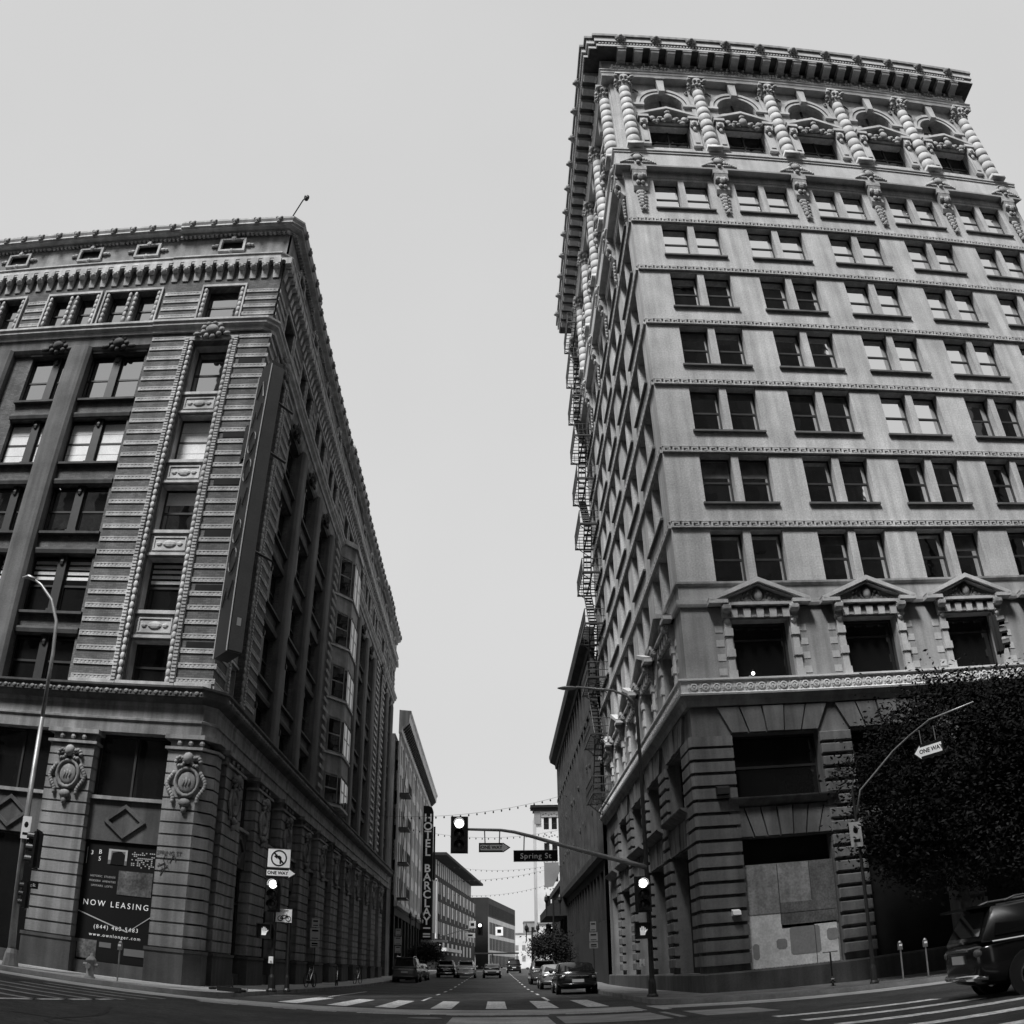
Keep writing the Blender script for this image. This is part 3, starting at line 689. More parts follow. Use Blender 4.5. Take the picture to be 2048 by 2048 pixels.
pn = MB(); pn.box(-.85, .85, -.02, .1, 0, 1.05); pn.box(-.88, .88, -.12, 0, -.04, .07); pn.box(-.88, .88, -.12, 0, .98, 1.12)
pn.box(-.72, .72, -.06, -.02, .2, .26); pn.box(-.72, .72, -.06, -.02, .78, .84); pn.box(-.72, -.66, -.06, -.02, .26, .78); pn.box(.66, .72, -.06, -.02, .26, .78)
pn.ball((0, -.04, .52), .3, .06, .16, 8, 5)
for s in (-1, 1): pn.ball((s * .45, -.03, .52), .14, .05, .1, 6, 4)
pnm = pn.mesh('spandrel_panel', 'left_trim')
BL = {('f', 4): 0, ('f', 3): 1.0, ('f', 2): .0, ('f', 1): -.36}
def pavilion(fr, a, b, dim, front):
    cx = (a + b) / 2 + (.13 if front else 0) * (1 if a < -.1 and b <= 0 else 1)
    if front and b == 0: cx = -2.8
    if not front and a == 0: cx = 2.82
    w = .81; ops = [(cx - w, cx + w, z0, z1, .5) for z0, z1 in PWZ]
    part('brick_wall', MB().wall(a, b, 10.7, 28.1, 0, [(cx - .88, cx + .88, 10.8, 27.55, .3)]).mesh('brick_wall', 'dark_brick'), LB, fr)
    shaft = MB().wall(cx - .88, cx + .88, 10.8, 27.55, .3, ops); part('window_shaft', shaft.mesh('window_shaft', 'left_trim'), LB, fr)
    for i, (z0, z1) in enumerate(PWZ):
        bl = {4: 0, 3: 1.0, 2: .35, 1: -.4}.get(i, 0) if front else 0
        window(LB, fr, cx - w, cx + w, z0, z1, .75, 'glass_dim' if i > 1 else 'glass_dark', 'dark_frame', blind=bl)
        if i < 4: part('spandrel_panel', pnm, LB, fr, cx, .3, z1 + .12)
    for s in (-1, 1):
        part('bead_roll', rope(16.7), LB, fr, cx + s * 1.0, -.03, 10.9); part('dentil_trim', dots(17.0), LB, fr, cx + s * 1.22, -.001, 10.8)
    part('dentil_trim', MB().box(-1.3, 1.3, -.1, 0, 0, .22).mesh('dentil_trim', 'left_trim'), LB, fr, cx, -.001, 27.58)
    sh = MB(); sh.ball((0, -.15, .1), .33, .2, .3, 9, 7)
    for k in range(9): t = 2 * math.pi * k / 9; sh.ball((.46 * math.cos(t), -.12, .1 + .42 * math.sin(t)), .17, .14, .17, 6, 4)
    for s in (-1, 1): sh.ball((s * .75, -.1, -.1), .2, .1, .12, 6, 4)
    part('cartouche', sh.mesh('cartouche', 'left_trim_dim', True), LB, fr, cx, -.1, 27.95)
    if a > 40:
        q = MB()
        for k in range(29):
            for u0, u1 in ((a + .04, cx - 1.35), (cx + 1.33, b - .04)): q.box(u0, u1, -.09, 0, 10.98 + .5965 * k, 11.18 + .5965 * k)
        part('small_bands', q.mesh('small_bands', 'left_trim'), LB, fr)
    for k in range(29 if a < 40 else 0):
        z = 10.98 + .5965 * k
        L1, L2 = cx - 1.33 - a, b - (cx + 1.33)
        if L1 > .3: part('terracotta_band', band(L1 - .05), LB, fr, a + .04, 0, z)
        if L2 > .3: part('terracotta_band', band(L2 - .0 + (.1 if b == 0 else -.04)), LB, fr, cx + 1.33, 0, z)
    part('pavilion_foot', MB().box(a, b, -.1, 0, 10.72, 10.97).mesh('pavilion_foot', 'left_trim'), LB, fr)
    # dark ventilation slots
    if front and b == 0:
        for z in (26.1, 22.0, 19.6, 17.15, 14.7, 12.3): part('vent', MB().box(0, 1.1, -.02, .0, 0, .32).mesh('vent', 'black_void'), LB, fr, b - 1.25, -.004, z + .02)
    attic(fr, a, b, [cx], 1.65, .12)
def attic(fr, a, b, cs_, ww, pr):
    # row of small windows, corbel arcade, frieze with lozenge openings, dentils and roof edge; pr = how far this length breaks forward
    ops = [(c - ww / 2, c + ww / 2, 29.05, 31.02, .45) for c in cs_]
    part('attic_wall', MB().wall(a, b, 28.7, 33.0, -pr * .3, ops).mesh('attic_wall', 'dark_brick'), LB, fr)
    f = MB(); fo = []
    oc = [(a + b) / 2] if pr > .1 else ([sum(cs_) / len(cs_)] if cs_ else [])
    for c in oc: fo.append((c - .58, c + .58, 33.6, 34.3, .16))
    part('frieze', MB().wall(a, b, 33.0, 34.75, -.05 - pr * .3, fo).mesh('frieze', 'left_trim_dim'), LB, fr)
    for c in oc:
        part('dark_vent', MB().box(-.6, .6, .0, .02, 33.58, 34.32).mesh('dark_vent', 'black_void'), LB, fr, c, 0, 0)
        o = MB()
        for q in ((-.7, .7, 33.48, 33.6), (-.7, .7, 34.3, 34.4), (-.7, -.58, 33.6, 34.3), (.58, .7, 33.6, 34.3)): o.box(q[0], q[1], -.2, -.02, q[2], q[3])
        for s in (-1, 1): o.ball((s * .85, -.12, 33.95), .17, .09, .1, 6, 4); o.ball((s * 1.05, -.1, 33.95), .12, .08, .08, 6, 4); o.ball((s * .62, -.12, 34.2), .12, .1, .12, 6, 4)
        o.ball((0, -.15, 34.42), .17, .12, .2, 7, 5); o.ball((0, -.15, 33.5), .14, .1, .16, 7, 5)
        part('frieze_cartouche', o.mesh('frieze_cartouche', 'left_trim'), LB, fr, c, -pr * .3, 0)
    for o_ in ops:
        window(LB, fr, o_[0], o_[1], o_[2], o_[3], .38, 'glass_dim')
    e = sorted({o[0] for o in ops} | {o[1] for o in ops}) if ops else []
    for x in e: part('bead_roll', rope(1.97), LB, fr, x + (-.12 if x in [o[0] for o in ops] else .12), -.03, 29.05)
    if ops:
        lo, hi = ops[0][0] - .33, ops[-1][1] + .33; lo, hi = min(o[0] for o in ops) - .33, max(o[1] for o in ops) + .33
        part('window_surround', MB().box(lo, hi, -.12, -.001, 31.06, 31.2).box(lo, lo + .08, -.12, -.001, 28.9, 31.06).box(hi - .08, hi, -.12, -.001, 28.9, 31.06).mesh('window_surround', 'left_trim'), LB, fr)
        for k in range(4):
            z = 29.1 + .5 * k
            if lo - a > .4: part('terracotta_band', band(lo - a - .06), LB, fr, a + .03, -pr * .3, z)
            if b - hi > .4: part('terracotta_band', band(b - hi - .06), LB, fr, hi + .03, -pr * .3, z)
    n = max(2, round((b - a) / .62)); p = (b - a) / n
    for k in range(n): part('corbel', corbel_me, LB, fr, a + (k + .5) * p, -pr * .3, 31.55)
    if ('arc', n, round(p, 2)) not in WC:
        b2 = MB()
        for k in range(n):                      # little arches between the corbels
            x0, x1 = k * p - p * .5 + .16, k * p + p * .5 - .16; xc, r = k * p, p * .5 - .14
            for j in range(6):
                a0, a1 = math.pi * j / 6, math.pi * (j + 1) / 6
                b2.quad((xc + r * math.cos(a0), -.3, .15 + r * math.sin(a0) * .9), (xc + r * math.cos(a0), -.3, .42), (xc + r * math.cos(a1), -.3, .42), (xc + r * math.cos(a1), -.3, .15 + r * math.sin(a1) * .9))
                b2.quad((xc + r * math.cos(a0), -.3, .15 + r * math.sin(a0) * .9), (xc + r * math.cos(a1), -.3, .15 + r * math.sin(a1) * .9), (xc + r * math.cos(a1), 0, .15 + r * math.sin(a1) * .9), (xc + r * math.cos(a0), 0, .15 + r * math.sin(a0) * .9))
            b2.box(xc + r, xc + p - r, -.3, 0, 0, .42)
        WC['arc', n, round(p, 2)] = b2.mesh('corbel_arcade', 'left_trim')
    part('corbel_arcade', WC['arc', n, round(p, 2)], LB, fr, a + p, -pr * .3, 32.25)
    e0 = .14 if abs(a) < .01 or abs(b) < .01 else 0
    A, B = (a - (e0 if a == 0 and fr is LS else 0)), (b + (e0 if b == 0 else 0))
    def run_(name, prof, m, out):
        # moulding of this length; at the street corner the front and side lengths are one piece turned round a chamfer
        if fr is LS and a == 0: return
        if fr is LF and b == 0:
            c, n, v = .5, len(prof), []
            for f in (lambda p: (a, -p), lambda p: (p - c, -p), lambda p: (p, c - p), lambda p: (p, 5.9)): v += [f(out - y) + (z,) for y, z in prof]
            fs = [(k * n + i, (k + 1) * n + i, (k + 1) * n + (i + 1) % n, k * n + (i + 1) % n) for k in range(3) for i in range(n)] + [tuple(range(n - 1, -1, -1)), tuple(range(3 * n, 4 * n))]
            part(name, MB().add(v, fs).mesh(name, m), LB, fr)
        else: part(name, MB().run(prof, a, b).mesh(name, m), LB, fr, 0, -out, 0)
    run_('corbel_course', [(.3, 32.67), (-.32, 32.67), (-.32, 32.75), (-.28, 32.8), (-.28, 32.98), (-.34, 33.02), (-.34, 33.1), (.3, 33.1)], 'left_trim', pr * .3)
    run_('roof_edge', [(.5, 34.72), (-.12, 34.72), (-.14, 34.78), (-.2, 34.8), (-.2, 34.86), (-.44, 34.92), (-.46, 35.0), (-.52, 35.04), (-.5, 35.14), (-.56, 35.3), (-.56, 35.42), (.5, 35.45)], 'left_trim', pr)
    d = MB(); k = 0
    while a + .24 * k < b - .1: d.box(a + .24 * k, a + .24 * k + .13, -.19, -.02, 34.6, 34.74); k += 1
    part('dentil_course', d.mesh('dentil_course', 'left_trim'), LB, fr, 0, -pr, 0)
    n = max(1, round((b - a) / 1.23))
    for k in range(n): part('roof_ornament', orn_me, LB, fr, a + (k + .5) * (b - a) / n, -pr - .56, 35.2)
    run_('attic_sill', [(.3, 28.1), (-.08, 28.12), (-.1, 28.3), (-.26, 28.42), (-.26, 28.55), (-.34, 28.62), (-.34, 28.74), (.3, 28.8)], 'left_trim', pr * .3)
k_ = MB(); k_.run([(0, .0), (-.06, .0), (-.1, .25), (-.14, .5), (-.3, .56), (-.32, .7), (-.3, .85), (0, .85)], -.15, .15); k_.box(-.19, .19, -.34, 0, .78, 1.12); k_.ball((0, -.32, .66), .14, .08, .12, 6, 4); corbel_me = k_.mesh('corbel', 'left_trim')
k_ = MB(); k_.ball((0, 0, 0), .15, .13, .17, 6, 5); k_.ball((-.12, 0, .16), .09, .08, .1, 5, 4); k_.ball((.12, 0, .16), .09, .08, .1, 5, 4); k_.ball((0, -.02, -.17), .1, .1, .1, 5, 4); orn_me = k_.mesh('roof_ornament', 'left_trim_dim', True)
def bay(fr, a, b, left_pier, front):
    # recessed pair of windows per floor, brick spandrels, a rounded brick pier on one side
    pier = 1.35 if front else 1.3
    if left_pier: wx0, wx1, px0, px1 = a + pier, b - .28, a, a + pier
    else: wx0, wx1, px0, px1 = a + .2, b - pier, b - pier, b
    if front and b == -5.9: wx1 = b - .3; wx0 = a + .2 + .0; px0, px1 = a - .0, a + .2
    ops = []
    m = (wx0 + wx1) / 2
    for z0, z1 in BWZ: ops.append((wx0, wx1, z0, z1, .3))
    part('bay_wall', MB().wall(a, b, 10.7, 28.1, .38, ops).mesh('bay_wall', 'dark_brick'), LB, fr)
    if not (front and b == -5.9) or True:
        q = MB(); x0, x1 = (a - .95, a + .25) if front else (px0 + .05, px1)
        pts = [(x1, .4), (x0, .4), (x0, .1), (x0 + .15, -.02), (x0 + .3, -.05), (x1 - .3, -.05), (x1 - .15, -.02), (x1, .1)]
        q.slab(pts, 10.75, 27.6); part('brick_pier', q.mesh('brick_pier', 'brown_pier'), LB, fr)
    for i, (z0, z1) in enumerate(BWZ):
        for s, (u0, u1) in enumerate(((wx0, m - .2), (m + .2, wx1))):
            bl = {3: 1.0, 2: 0, 1: -.36, 4: 0}.get(i, 0) if front else 0
            window(LB, fr, u0, u1, z0, z1 - .12, .62, ('glass_sky' if i == 4 and b < -10 else 'glass_dim') if i > 1 and front else ('glass_side' if not front else 'glass_dark'), 'dark_frame', blind=bl)
        mu = MB(); mu.box(-.2, .2, -.12, .1, 0, z1 - z0); mu.ball((0, -.12, z1 - z0 - .3), .13, .1, .2, 6, 4); mu.box(-.26, .26, -.16, 0, 0, .18); part('mullion', mu.mesh('mullion', 'dark_frame'), LB, fr, m, .6, z0)
        part('window_sill', MB().run([(-.2, -.14), (0, -.14), (0, 0), (-.2, -.03)], wx0 - .12, wx1 + .12).mesh('window_sill', 'left_plinth'), LB, fr, 0, .38, z0)
        part('lintel', MB().run([(-.12, .0), (0, .0), (0, .25), (-.14, .25), (-.16, .16)], wx0 - .1, wx1 + .1).mesh('lintel', 'left_plinth'), LB, fr, 0, .38, z1)
    sh = MB(); sh.ball((0, -.15, 0), .3, .2, .28, 8, 6)
    for k in range(8): t = 2 * math.pi * k / 8; sh.ball((.42 * math.cos(t), -.1, .36 * math.sin(t)), .15, .13, .15, 6, 4)
    for s in (-1, 1): sh.ball((s * .7, -.08, -.16), .25, .1, .14, 6, 4)
    part('cartouche', sh.mesh('cartouche', 'left_plinth', True), LB, fr, m, .2, 27.75)
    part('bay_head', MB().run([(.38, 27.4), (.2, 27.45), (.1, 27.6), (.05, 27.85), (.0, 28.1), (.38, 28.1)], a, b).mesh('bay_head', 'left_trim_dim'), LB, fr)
    w2 = (wx1 - wx0) / 2 - .45
    attic(fr, a, b, [m - w2 / 2 - .28, m + w2 / 2 + .28], w2, 0)
def oriel(fr, a, b):
    c = (a + b) / 2 - .1; part('brick_wall', MB().wall(a, b, 10.7, 28.1, 0, []).mesh('brick_wall', 'dark_brick'), LB, fr)
    for k in range(29):
        z = 10.98 + .5965 * k
        for x0, L in ((a + .05, 1.25), (b - 1.35, 1.3)): part('terracotta_band', band(L), LB, fr, x0, -.12, z)
    q = MB(); pts = [(c - 2.6, .02), (c - 1.3, -.95), (c + 1.3, -.95), (c + 2.6, .02)]
    q.slab(pts, 10.9, 28.6); 
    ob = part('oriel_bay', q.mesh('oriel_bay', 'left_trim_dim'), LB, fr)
    for i, (z0, z1) in enumerate(PWZ):
        for (p0, p1) in ((pts[0], pts[1]), (pts[1], pts[2]), (pts[2], pts[3])):
            d = Vector((p1[0] - p0[0], p1[1] - p0[1], 0)); L = d.length; d.normalize(); an = math.atan2(d.y, d.x); n = 1 if L < 2 else 2
            for k in range(n):
                w_ = (L - .3) / n - .2; s = .15 + .1 + k * (L - .3) / n
                me = sash(w_, z1 - z0, 'left_trim_dim', 'glass_side'); o = put('oriel_window', me[0], ob, (p0[0] + d.x * s + d.y * .06, p0[1] + d.y * s - d.x * .06, z0 + .1), an)
        e = MB().slab([(c - 2.75, .0), (c - 1.36, -1.06), (c + 1.36, -1.06), (c + 2.75, .0)], 0, .12); put('oriel_sill', e.mesh('oriel_sill', 'left_trim'), ob, (0, 0, z0 - .05))
    e = MB().slab([(c - 2.8, .0), (c - 1.4, -1.1), (c + 1.4, -1.1), (c + 2.8, .0)], 28.5, 28.85); put('oriel_cornice', e.mesh('oriel_cornice', 'left_trim'), ob)
    for i in range(5):                          # dark glass behind the sashes
        z0, z1 = PWZ[i]; e = MB().slab([(c - 2.42, -.17), (c - 1.3, -1.0), (c + 1.3, -1.0), (c + 2.42, -.17)], z0 + .2, z1 - .1); put('pane', e.mesh('pane', 'glass_dark'), ob)
    attic(fr, a, b, [c - 1.2, c + 1.2], 1.5, .12)
for fr, segs in ((LF, SEG_F), (LS, SEG_S)):
    for s in segs:
        if s[0] == 'pav': pavilion(fr, s[1], s[2], 0, fr is LF)
        elif s[0] == 'bay': bay(fr, s[1], s[2], s[3], fr is LF)
        else: oriel(fr, s[1], s[2])
part('roof', MB().box(-24, -.2, .2, 56.8, 34.7, 34.8).mesh('roof', 'far_grey'), LB, LF)
part('rear_wall', MB().box(-24.1, -24.05, 0, 57, 0, 34.7).box(-24.1, -.02, 57.0, 57.05, 0, 35.2).mesh('rear_wall', 'dark_brick'), LB, LF)

# ---- stone base: banded piers, storefronts, deep belt cornice
PB = .42                                       # the base stands this far in front of the brick above
CHF = [(-1.2, -PB), (-.0, -PB), (.48, .06), (.48, 1.35)]
def lmould(name, prof, m):
    vs = []; n = len(prof)
    for p, z in prof: vs.append((-24.1, -p, z))
    for p, z in prof: vs.append((-.06, -p, z))
    for p, z in prof: vs.append((p, .06, z))
    for p, z in prof: vs.append((p, 56, z))
    fs = []
    for k in range(3):
        for i in range(n): fs.append((k * n + i, (k + 1) * n + i, (k + 1) * n + (i + 1) % n, k * n + (i + 1) % n))
    fs += [tuple(range(n - 1, -1, -1)), tuple(range(3 * n, 4 * n))]
    return part(name, MB().add(vs, fs).mesh(name, m), LB, LF)
lmould('base_fascia', [(-.3, 8.87), (.34, 8.87), (.36, 9.3), (.42, 9.34), (.42, 9.42), (.3, 9.46), (.3, 9.9), (.36, 10.05), (-.3, 10.05)], 'left_base')
lmould('belt_cornice', [(-.3, 10.05), (.4, 10.05), (.62, 10.2), (.66, 10.26), (.66, 10.5), (.74, 10.56), (.74, 10.64), (-.3, 10.72)], 'left_plinth')
bt = MB(); bt.ball((0, 0, 0), .1, .05, .08, 6, 4); bt.ball((.17, 0, 0), .05, .04, .05, 5, 4); btm = bt.mesh('belt_rosette', 'left_trim_dim')
for k in range(60): part('belt_rosette', btm, LB, LF, -.3 - .4 * k, -.67, 10.38)
for k in range(90): part('belt_rosette', btm, LB, LS, .3 + .4 * k, -.67, 10.38)
cz = .435
def blockL(pts, h=cz - .065): return MB().slab(pts, 0, h).mesh('stone_block', 'left_base')
shield = MB()
shield.ball((0, -.03, 0), .34, .07, .4, 12, 8); shield.lathe([(.4, 0), (.44, .08), (.52, .1), (.56, .0)], n=14)
for v in range(len(shield.v) - 56, len(shield.v)): x, y, z = shield.v[v]; shield.v[v] = (x * .9, -.03 - z, y * 1.05)
for q in ((-.12, .1, -.12, -.16), (-.02, .16, -.02, -.16), (.1, .1, .1, -.14)): shield.tube([(q[0], -.1, q[1]), (q[2] + .05, -.1, 0), (q[2], -.1, q[3])], .03, 4)
for s in (-1, 1):
    for k in range(12):
        t = k / 11; shield.ball((s * (.58 + .13 * math.sin(t * 5.5 - .6)), -.07, .3 - 1.0 * t), .085, .08, .1, 6, 4)
    for k in range(8): t = k * .7; shield.ball((s * (.3 + .16 * math.cos(t)), -.1, .72 + .16 * math.sin(t)), .08, .09, .08, 5, 4)
shield.ball((0, -.15, .85), .2, .16, .22, 7, 5); shield.ball((0, -.08, -.75), .24, .12, .16, 7, 5); shield.ball((0, -.06, -1.0), .12, .1, .14, 6, 4)
shm = shield.mesh('shield_cartouche', 'left_base', True)
def lpier(fr, x0, x1, corner=False):
    w = x1 - x0
    bw = part('base_pier', MB().box(x0 + .04, x1 - (.45 if corner else .04), -PB + .06, .5, .0, 8.9).mesh('base_pier', 'left_base'), LB, fr)
    if corner: pts = [(0, .5), (0, 0), (w - .47, 0), (w, .47), (w, 1.1), (w - .5, 1.1), (w - .5, .5)]
    else: pts = [(0, .5), (0, 0), (w, 0), (w, .5)]
    me = blockL(pts)
    for k in range(16): part('stone_block', me, LB, fr, x0, -PB - random.uniform(0, .012), 1.38 + cz * k)
    e = .08
    pl = MB().slab([(p[0] + (e if p[0] > w / 2 else -e), p[1] - (e if p[1] < .3 else 0)) for p in pts], .0, 1.22); pl.slab([(p[0] + (e * 1.4 if p[0] > w / 2 else -e * 1.4), p[1] - (e * 1.4 if p[1] < .3 else 0)) for p in pts], 1.223, 1.34)
    part('pier_plinth', pl.mesh('pier_plinth', 'left_plinth'), LB, fr, x0, -PB, 0)
    cpx = MB().slab([(p[0] + (.1 if p[0] > w / 2 else -.1), p[1] - (.1 if p[1] < .3 else 0)) for p in pts], 8.32, 8.42)
    cpx.slab([(p[0] + (.14 if p[0] > w / 2 else -.14), p[1] - (.14 if p[1] < .3 else 0)) for p in pts], 8.7, 8.86)
    for k in range(3): cpx.ball((w * (k + 1) / 4, -.05, 8.56), .11, .08, .11, 6, 4)
    part('pier_capital', cpx.mesh('pier_capital', 'left_base'), LB, fr, x0, -PB, 0)
    part('shield_cartouche', shm, LB, fr, (x0 + x1) / 2, -PB, 7.15)
def storefront(fr, x0, x1, glassy, wide=True):
    w = x1 - x0
    wd = part('upper_window', MB().box(0, .08, 0, .1, 0, 2.35).box(w - .08, w, 0, .1, 0, 2.35).box(w / 2 - .04, w / 2 + .04, 0, .1, 0, 2.35).box(0, w, 0, .1, 2.27, 2.35).mesh('upper_window', 'dark_frame'), LB, fr, x0, .12, 6.5)
    for k in range(2): put('pane', MB().box(k * w / 2, (k + 1) * w / 2, .05, .06, 0, 2.3).mesh('pane', 'glass_sky' if glassy else 'glass_dark'), wd)
    part('ledge', MB().box(-.0, w, -.2, .3, 0, .13).mesh('ledge', 'left_trim_dim'), LB, fr, x0, -.02, 6.37)
    p = MB(); p.box(0, w, 0, .2, 4.88, 6.37)
    pa = part('lozenge_panel', p.mesh('lozenge_panel', 'left_panel'), LB, fr, x0, -.1, 0)
    if w > 1.5:
        l = MB(); c, zc, rx, rz = w / 2, 5.62, min(.82, w * .36), .62
        P = [(c - rx, zc), (c, zc + rz), (c + rx, zc), (c, zc - rz)]
        for k in range(4):
            q0, q1 = P[k], P[(k + 1) % 4]; i0 = (c + (q0[0] - c) * .76, zc + (q0[1] - zc) * .76); i1 = (c + (q1[0] - c) * .76, zc + (q1[1] - zc) * .76); l.prism([q0, q1, i1, i0], -.09, 0)
        put('lozenge', l.mesh('lozenge', 'left_panel'), pa)
    part('stall_riser', MB().box(0, w, 0, .3, 0, .6).mesh('stall_riser', 'left_plinth'), LB, fr, x0, -.18, 0)
    part('shop_glass', MB().box(0, w, 0, .04, .6, 4.88).mesh('shop_glass', 'glass_dark'), LB, fr, x0, .12, 0)
    fm = MB(); fm.box(0, .09, -.05, .1, .6, 4.88).box(w - .09, w, -.05, .1, .6, 4.88); fm.box(.09, w - .09, -.05, .1, 4.8, 4.88)
    if not wide: fm.box(w / 2 - .05, w / 2 + .05, -.05, .1, .6, 4.88); fm.box(0, w, -.05, .1, 3.4, 3.5)
    part('shop_frame', fm.mesh('shop_frame', 'dark_frame'), LB, fr, x0, .1, 0)
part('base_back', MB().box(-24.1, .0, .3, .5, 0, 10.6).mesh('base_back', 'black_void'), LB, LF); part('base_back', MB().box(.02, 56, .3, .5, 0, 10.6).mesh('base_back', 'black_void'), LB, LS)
lpier(LF, -1.2, .5, True)
for k in range(1, 6): lpier(LF, -1.2 - 4.75 * k, .62 - 4.75 * k); 
for k in range(5): storefront(LF, -4.13 - 4.75 * k, -1.2 - 4.75 * k, False)
for k in range(11): lpier(LS, 1.62 + 4.63 * k, 4.05 + 4.63 * k)
storefront(LS, 1.1, 1.62, False, False)
for k in range(10): storefront(LS, 4.05 + 4.63 * k, 6.25 + 4.63 * k, True, False)
for k, x0, w, z0, h in ((0, .3, .5, 6.9, .75), (0, .3, .55, 8.0, .4), (0, 1.0, .35, 7.1, 1.2), (1, .35, .75, 6.65, 1.7), (1, 1.3, .5, 6.6, 1.1), (2, .5, .5, 6.7, 1.5), (2, 1.2, .7, 6.75, 1.0), (3, .6, .4, 6.8, 1.2), (4, .4, .9, 6.6, 1.6), (5, .5, .5, 6.9, 1.1)): part('white_screen', MB().box(0, w, 0, .02, 0, h).mesh('white_screen', 'blind'), LB, LS, 4.05 + 4.63 * k + x0, .14, z0)
for k, x0, w, z0, h in ((0, 1.35, .4, .65, 3.9), (1, .3, 1.4, .65, 3.0), (3, .2, .35, 1.0, 3.6), (3, 1.5, .3, 3.4, 1.2), (4, .6, .25, .8, 3.4)): part('white_screen', MB().box(0, w, 0, .02, 0, h).mesh('white_screen', 'left_trim_dim'), LB, LS, 4.05 + 4.63 * k + x0, .095, z0)
# carved street name on the corner pier and a tag scrawled below
part('carved_name', text('SPRING ST', .2, 'left_panel', .004), LB, LF, -.72, -PB - .02, 4.6)
g2 = MB(); random.seed(5)
for k in range(9):
    x = -1.05 + random.random() * .6; z = 4.0 + random.random() * .35; g2.tube([(x, 0, z), (x + random.uniform(-.2, .2), 0, z + random.uniform(-.3, .3)), (x + random.uniform(-.25, .25), 0, z + random.uniform(-.2, .2))], .012, 4)
part('graffiti_tag', g2.mesh('graffiti_tag', 'left_plinth'), LB, LF, 0, -PB - .02, 0)
# ---- leasing poster in the first shop window
po = single('leasing_poster', MB().box(0, 2.9, 0, .02, 0, 4.25).mesh('leasing_poster', 'poster_black'), 'large dark NOW LEASING poster filling the shop window between the banded piers', 'poster', (-14.57, 29.98, .62))
W_ = lambda n, me, x, z, y=-.012: put(n, me, po, (x, y, z))
W_('lettering', text('NOW LEASING', .29, 'sign_white', .004, 'CENTER', 1.38), 1.42, 2.02)
W_('lettering', text('(844) 463-5483', .2, 'sign_white', .004, 'CENTER', 1.35), 1.52, 1.2)
W_('lettering', text('www.ownlonger.com', .17, 'sign_white', .004, 'CENTER', 1.35), 1.5, .92)
for k, s in enumerate(('HISTORIC  STUDIOS', 'MODERN  AMENITIES', 'UPSTAIRS  LOFTS')): W_('lettering', text(s, .1, 'poster_line', .003, 'CENTER', 1.1), .82, 2.98 - .17 * k)
W_('print', MB().box(.95, 1.68, -.004, 0, 3.45, 4.0).mesh('print', 'poster_mid'), 0, 0); W_('print', MB().prism([(1.05, 3.45), (1.58, 3.45), (1.6, 3.8), (1.42, 3.95), (1.1, 3.86)], -.007, -.004).mesh('print', 'poster_black'), 0, 0)
W_('print', MB().box(.95, 1.05, -.009, -.006, 3.6, 3.99).box(1.6, 1.68, -.009, -.006, 3.6, 3.99).box(1.05, 1.6, -.009, -.006, 3.93, 3.99).mesh('print', 'poster_line'), 0, 0)
mos = MB(); random.seed(9)
for i in range(12):
    for j in range(9):
        if random.random() < .45: mos.box(1.85 + .075 * i, 1.9 + .075 * i, -.004, 0, 3.4 + .065 * j, 3.44 + .065 * j)
W_('print', mos.mesh('print', 'poster_line'), 0, 0)
W_('print', MB().box(1.42, 2.72, -.004, 0, 2.4, 3.25).mesh('print', 'poster_photo'), 0, 0)
W_('lettering', text('3', .22, 'sign_white', .004), .3, 3.8); W_('lettering', text('B', .22, 'sign_white', .004), .62, 3.85); W_('lettering', text('5', .22, 'sign_white', .004), .62, 3.6); W_('print', MB().box(.1, .12, -.004, 0, 3.4, 4.0).mesh('print', 'poster_line'), 0, 0)
z = MB(); z.prism([(.02, 1.72), (.02, 1.68), (1.95, 1.1), (1.97, 1.14)], -.006, 0); z.prism([(1.97, 1.14), (1.95, 1.1), (2.82, 1.72), (2.82, 1.76)], -.006, 0); W_('print', z.mesh('print', 'poster_line'), 0, 0)
W_('print', MB().box(.1, .85, -.004, 0, .06, .72).mesh('print', 'poster_photo'), 0, 0); W_('print', MB().box(.95, 1.4, -.004, 0, .5, .68).box(1.9, 2.8, -.004, 0, .3, .55).mesh('print', 'poster_mid'), 0, 0)
# ---- blade sign on the corner
BS = thing('blade_sign', 'tall dark vertical blade sign hung on the striped corner of the brick building', 'sign', (-9.37, 28.14, 11.4), math.atan2(-.77, .64))
# local x runs along the wide lettered face, local -y faces left and forward
b = MB(); b.slab([(-.6, -.28), (.6, -.28), (.6, .28), (-.6, .28)], 0, 12.6); b.slab([(-.45, -.28), (.45, -.28), (.45, .28), (-.45, .28)], 12.6, 12.9)
put('sign_box', b.mesh('sign_box', 'blade_dark'), BS)
put('edge_panel', MB().box(.6, .625, -.24, .28, .05, 12.55).mesh('edge_panel', 'blade_grey'), BS)
l = MB(); l.tube([(.6, -.3, 0), (.6, -.3, 12.6)], .022, 5); l.tube([(-.6, -.3, 0), (-.6, -.3, 12.6)], .018, 5); put('edge_line', l.mesh('edge_line', 'blade_line'), BS)
ne = MB()
def ring(cz_, rx, rz, n=14): ne.tube([(rx * math.cos(2 * math.pi * k / n), -.33, cz_ + rz * math.sin(2 * math.pi * k / n)) for k in range(n + 1)], .03, 4)
for z in (8.9, 7.6, 4.9, 3.7): ring(z, .32, .5)
for z in (10.2, 6.2, 2.3): ne.tube([(-.35, -.33, z - .4), (-.1, -.33, z + .3), (.1, -.33, z - .2), (.35, -.33, z + .45)], .03, 4)
ne.tube([(-.3, -.33, 11.2), (.1, -.33, 11.9), (.35, -.33, 11.0)], .03, 4)
put('neon_tube', ne.mesh('neon_tube', 'dark_frame'), BS)
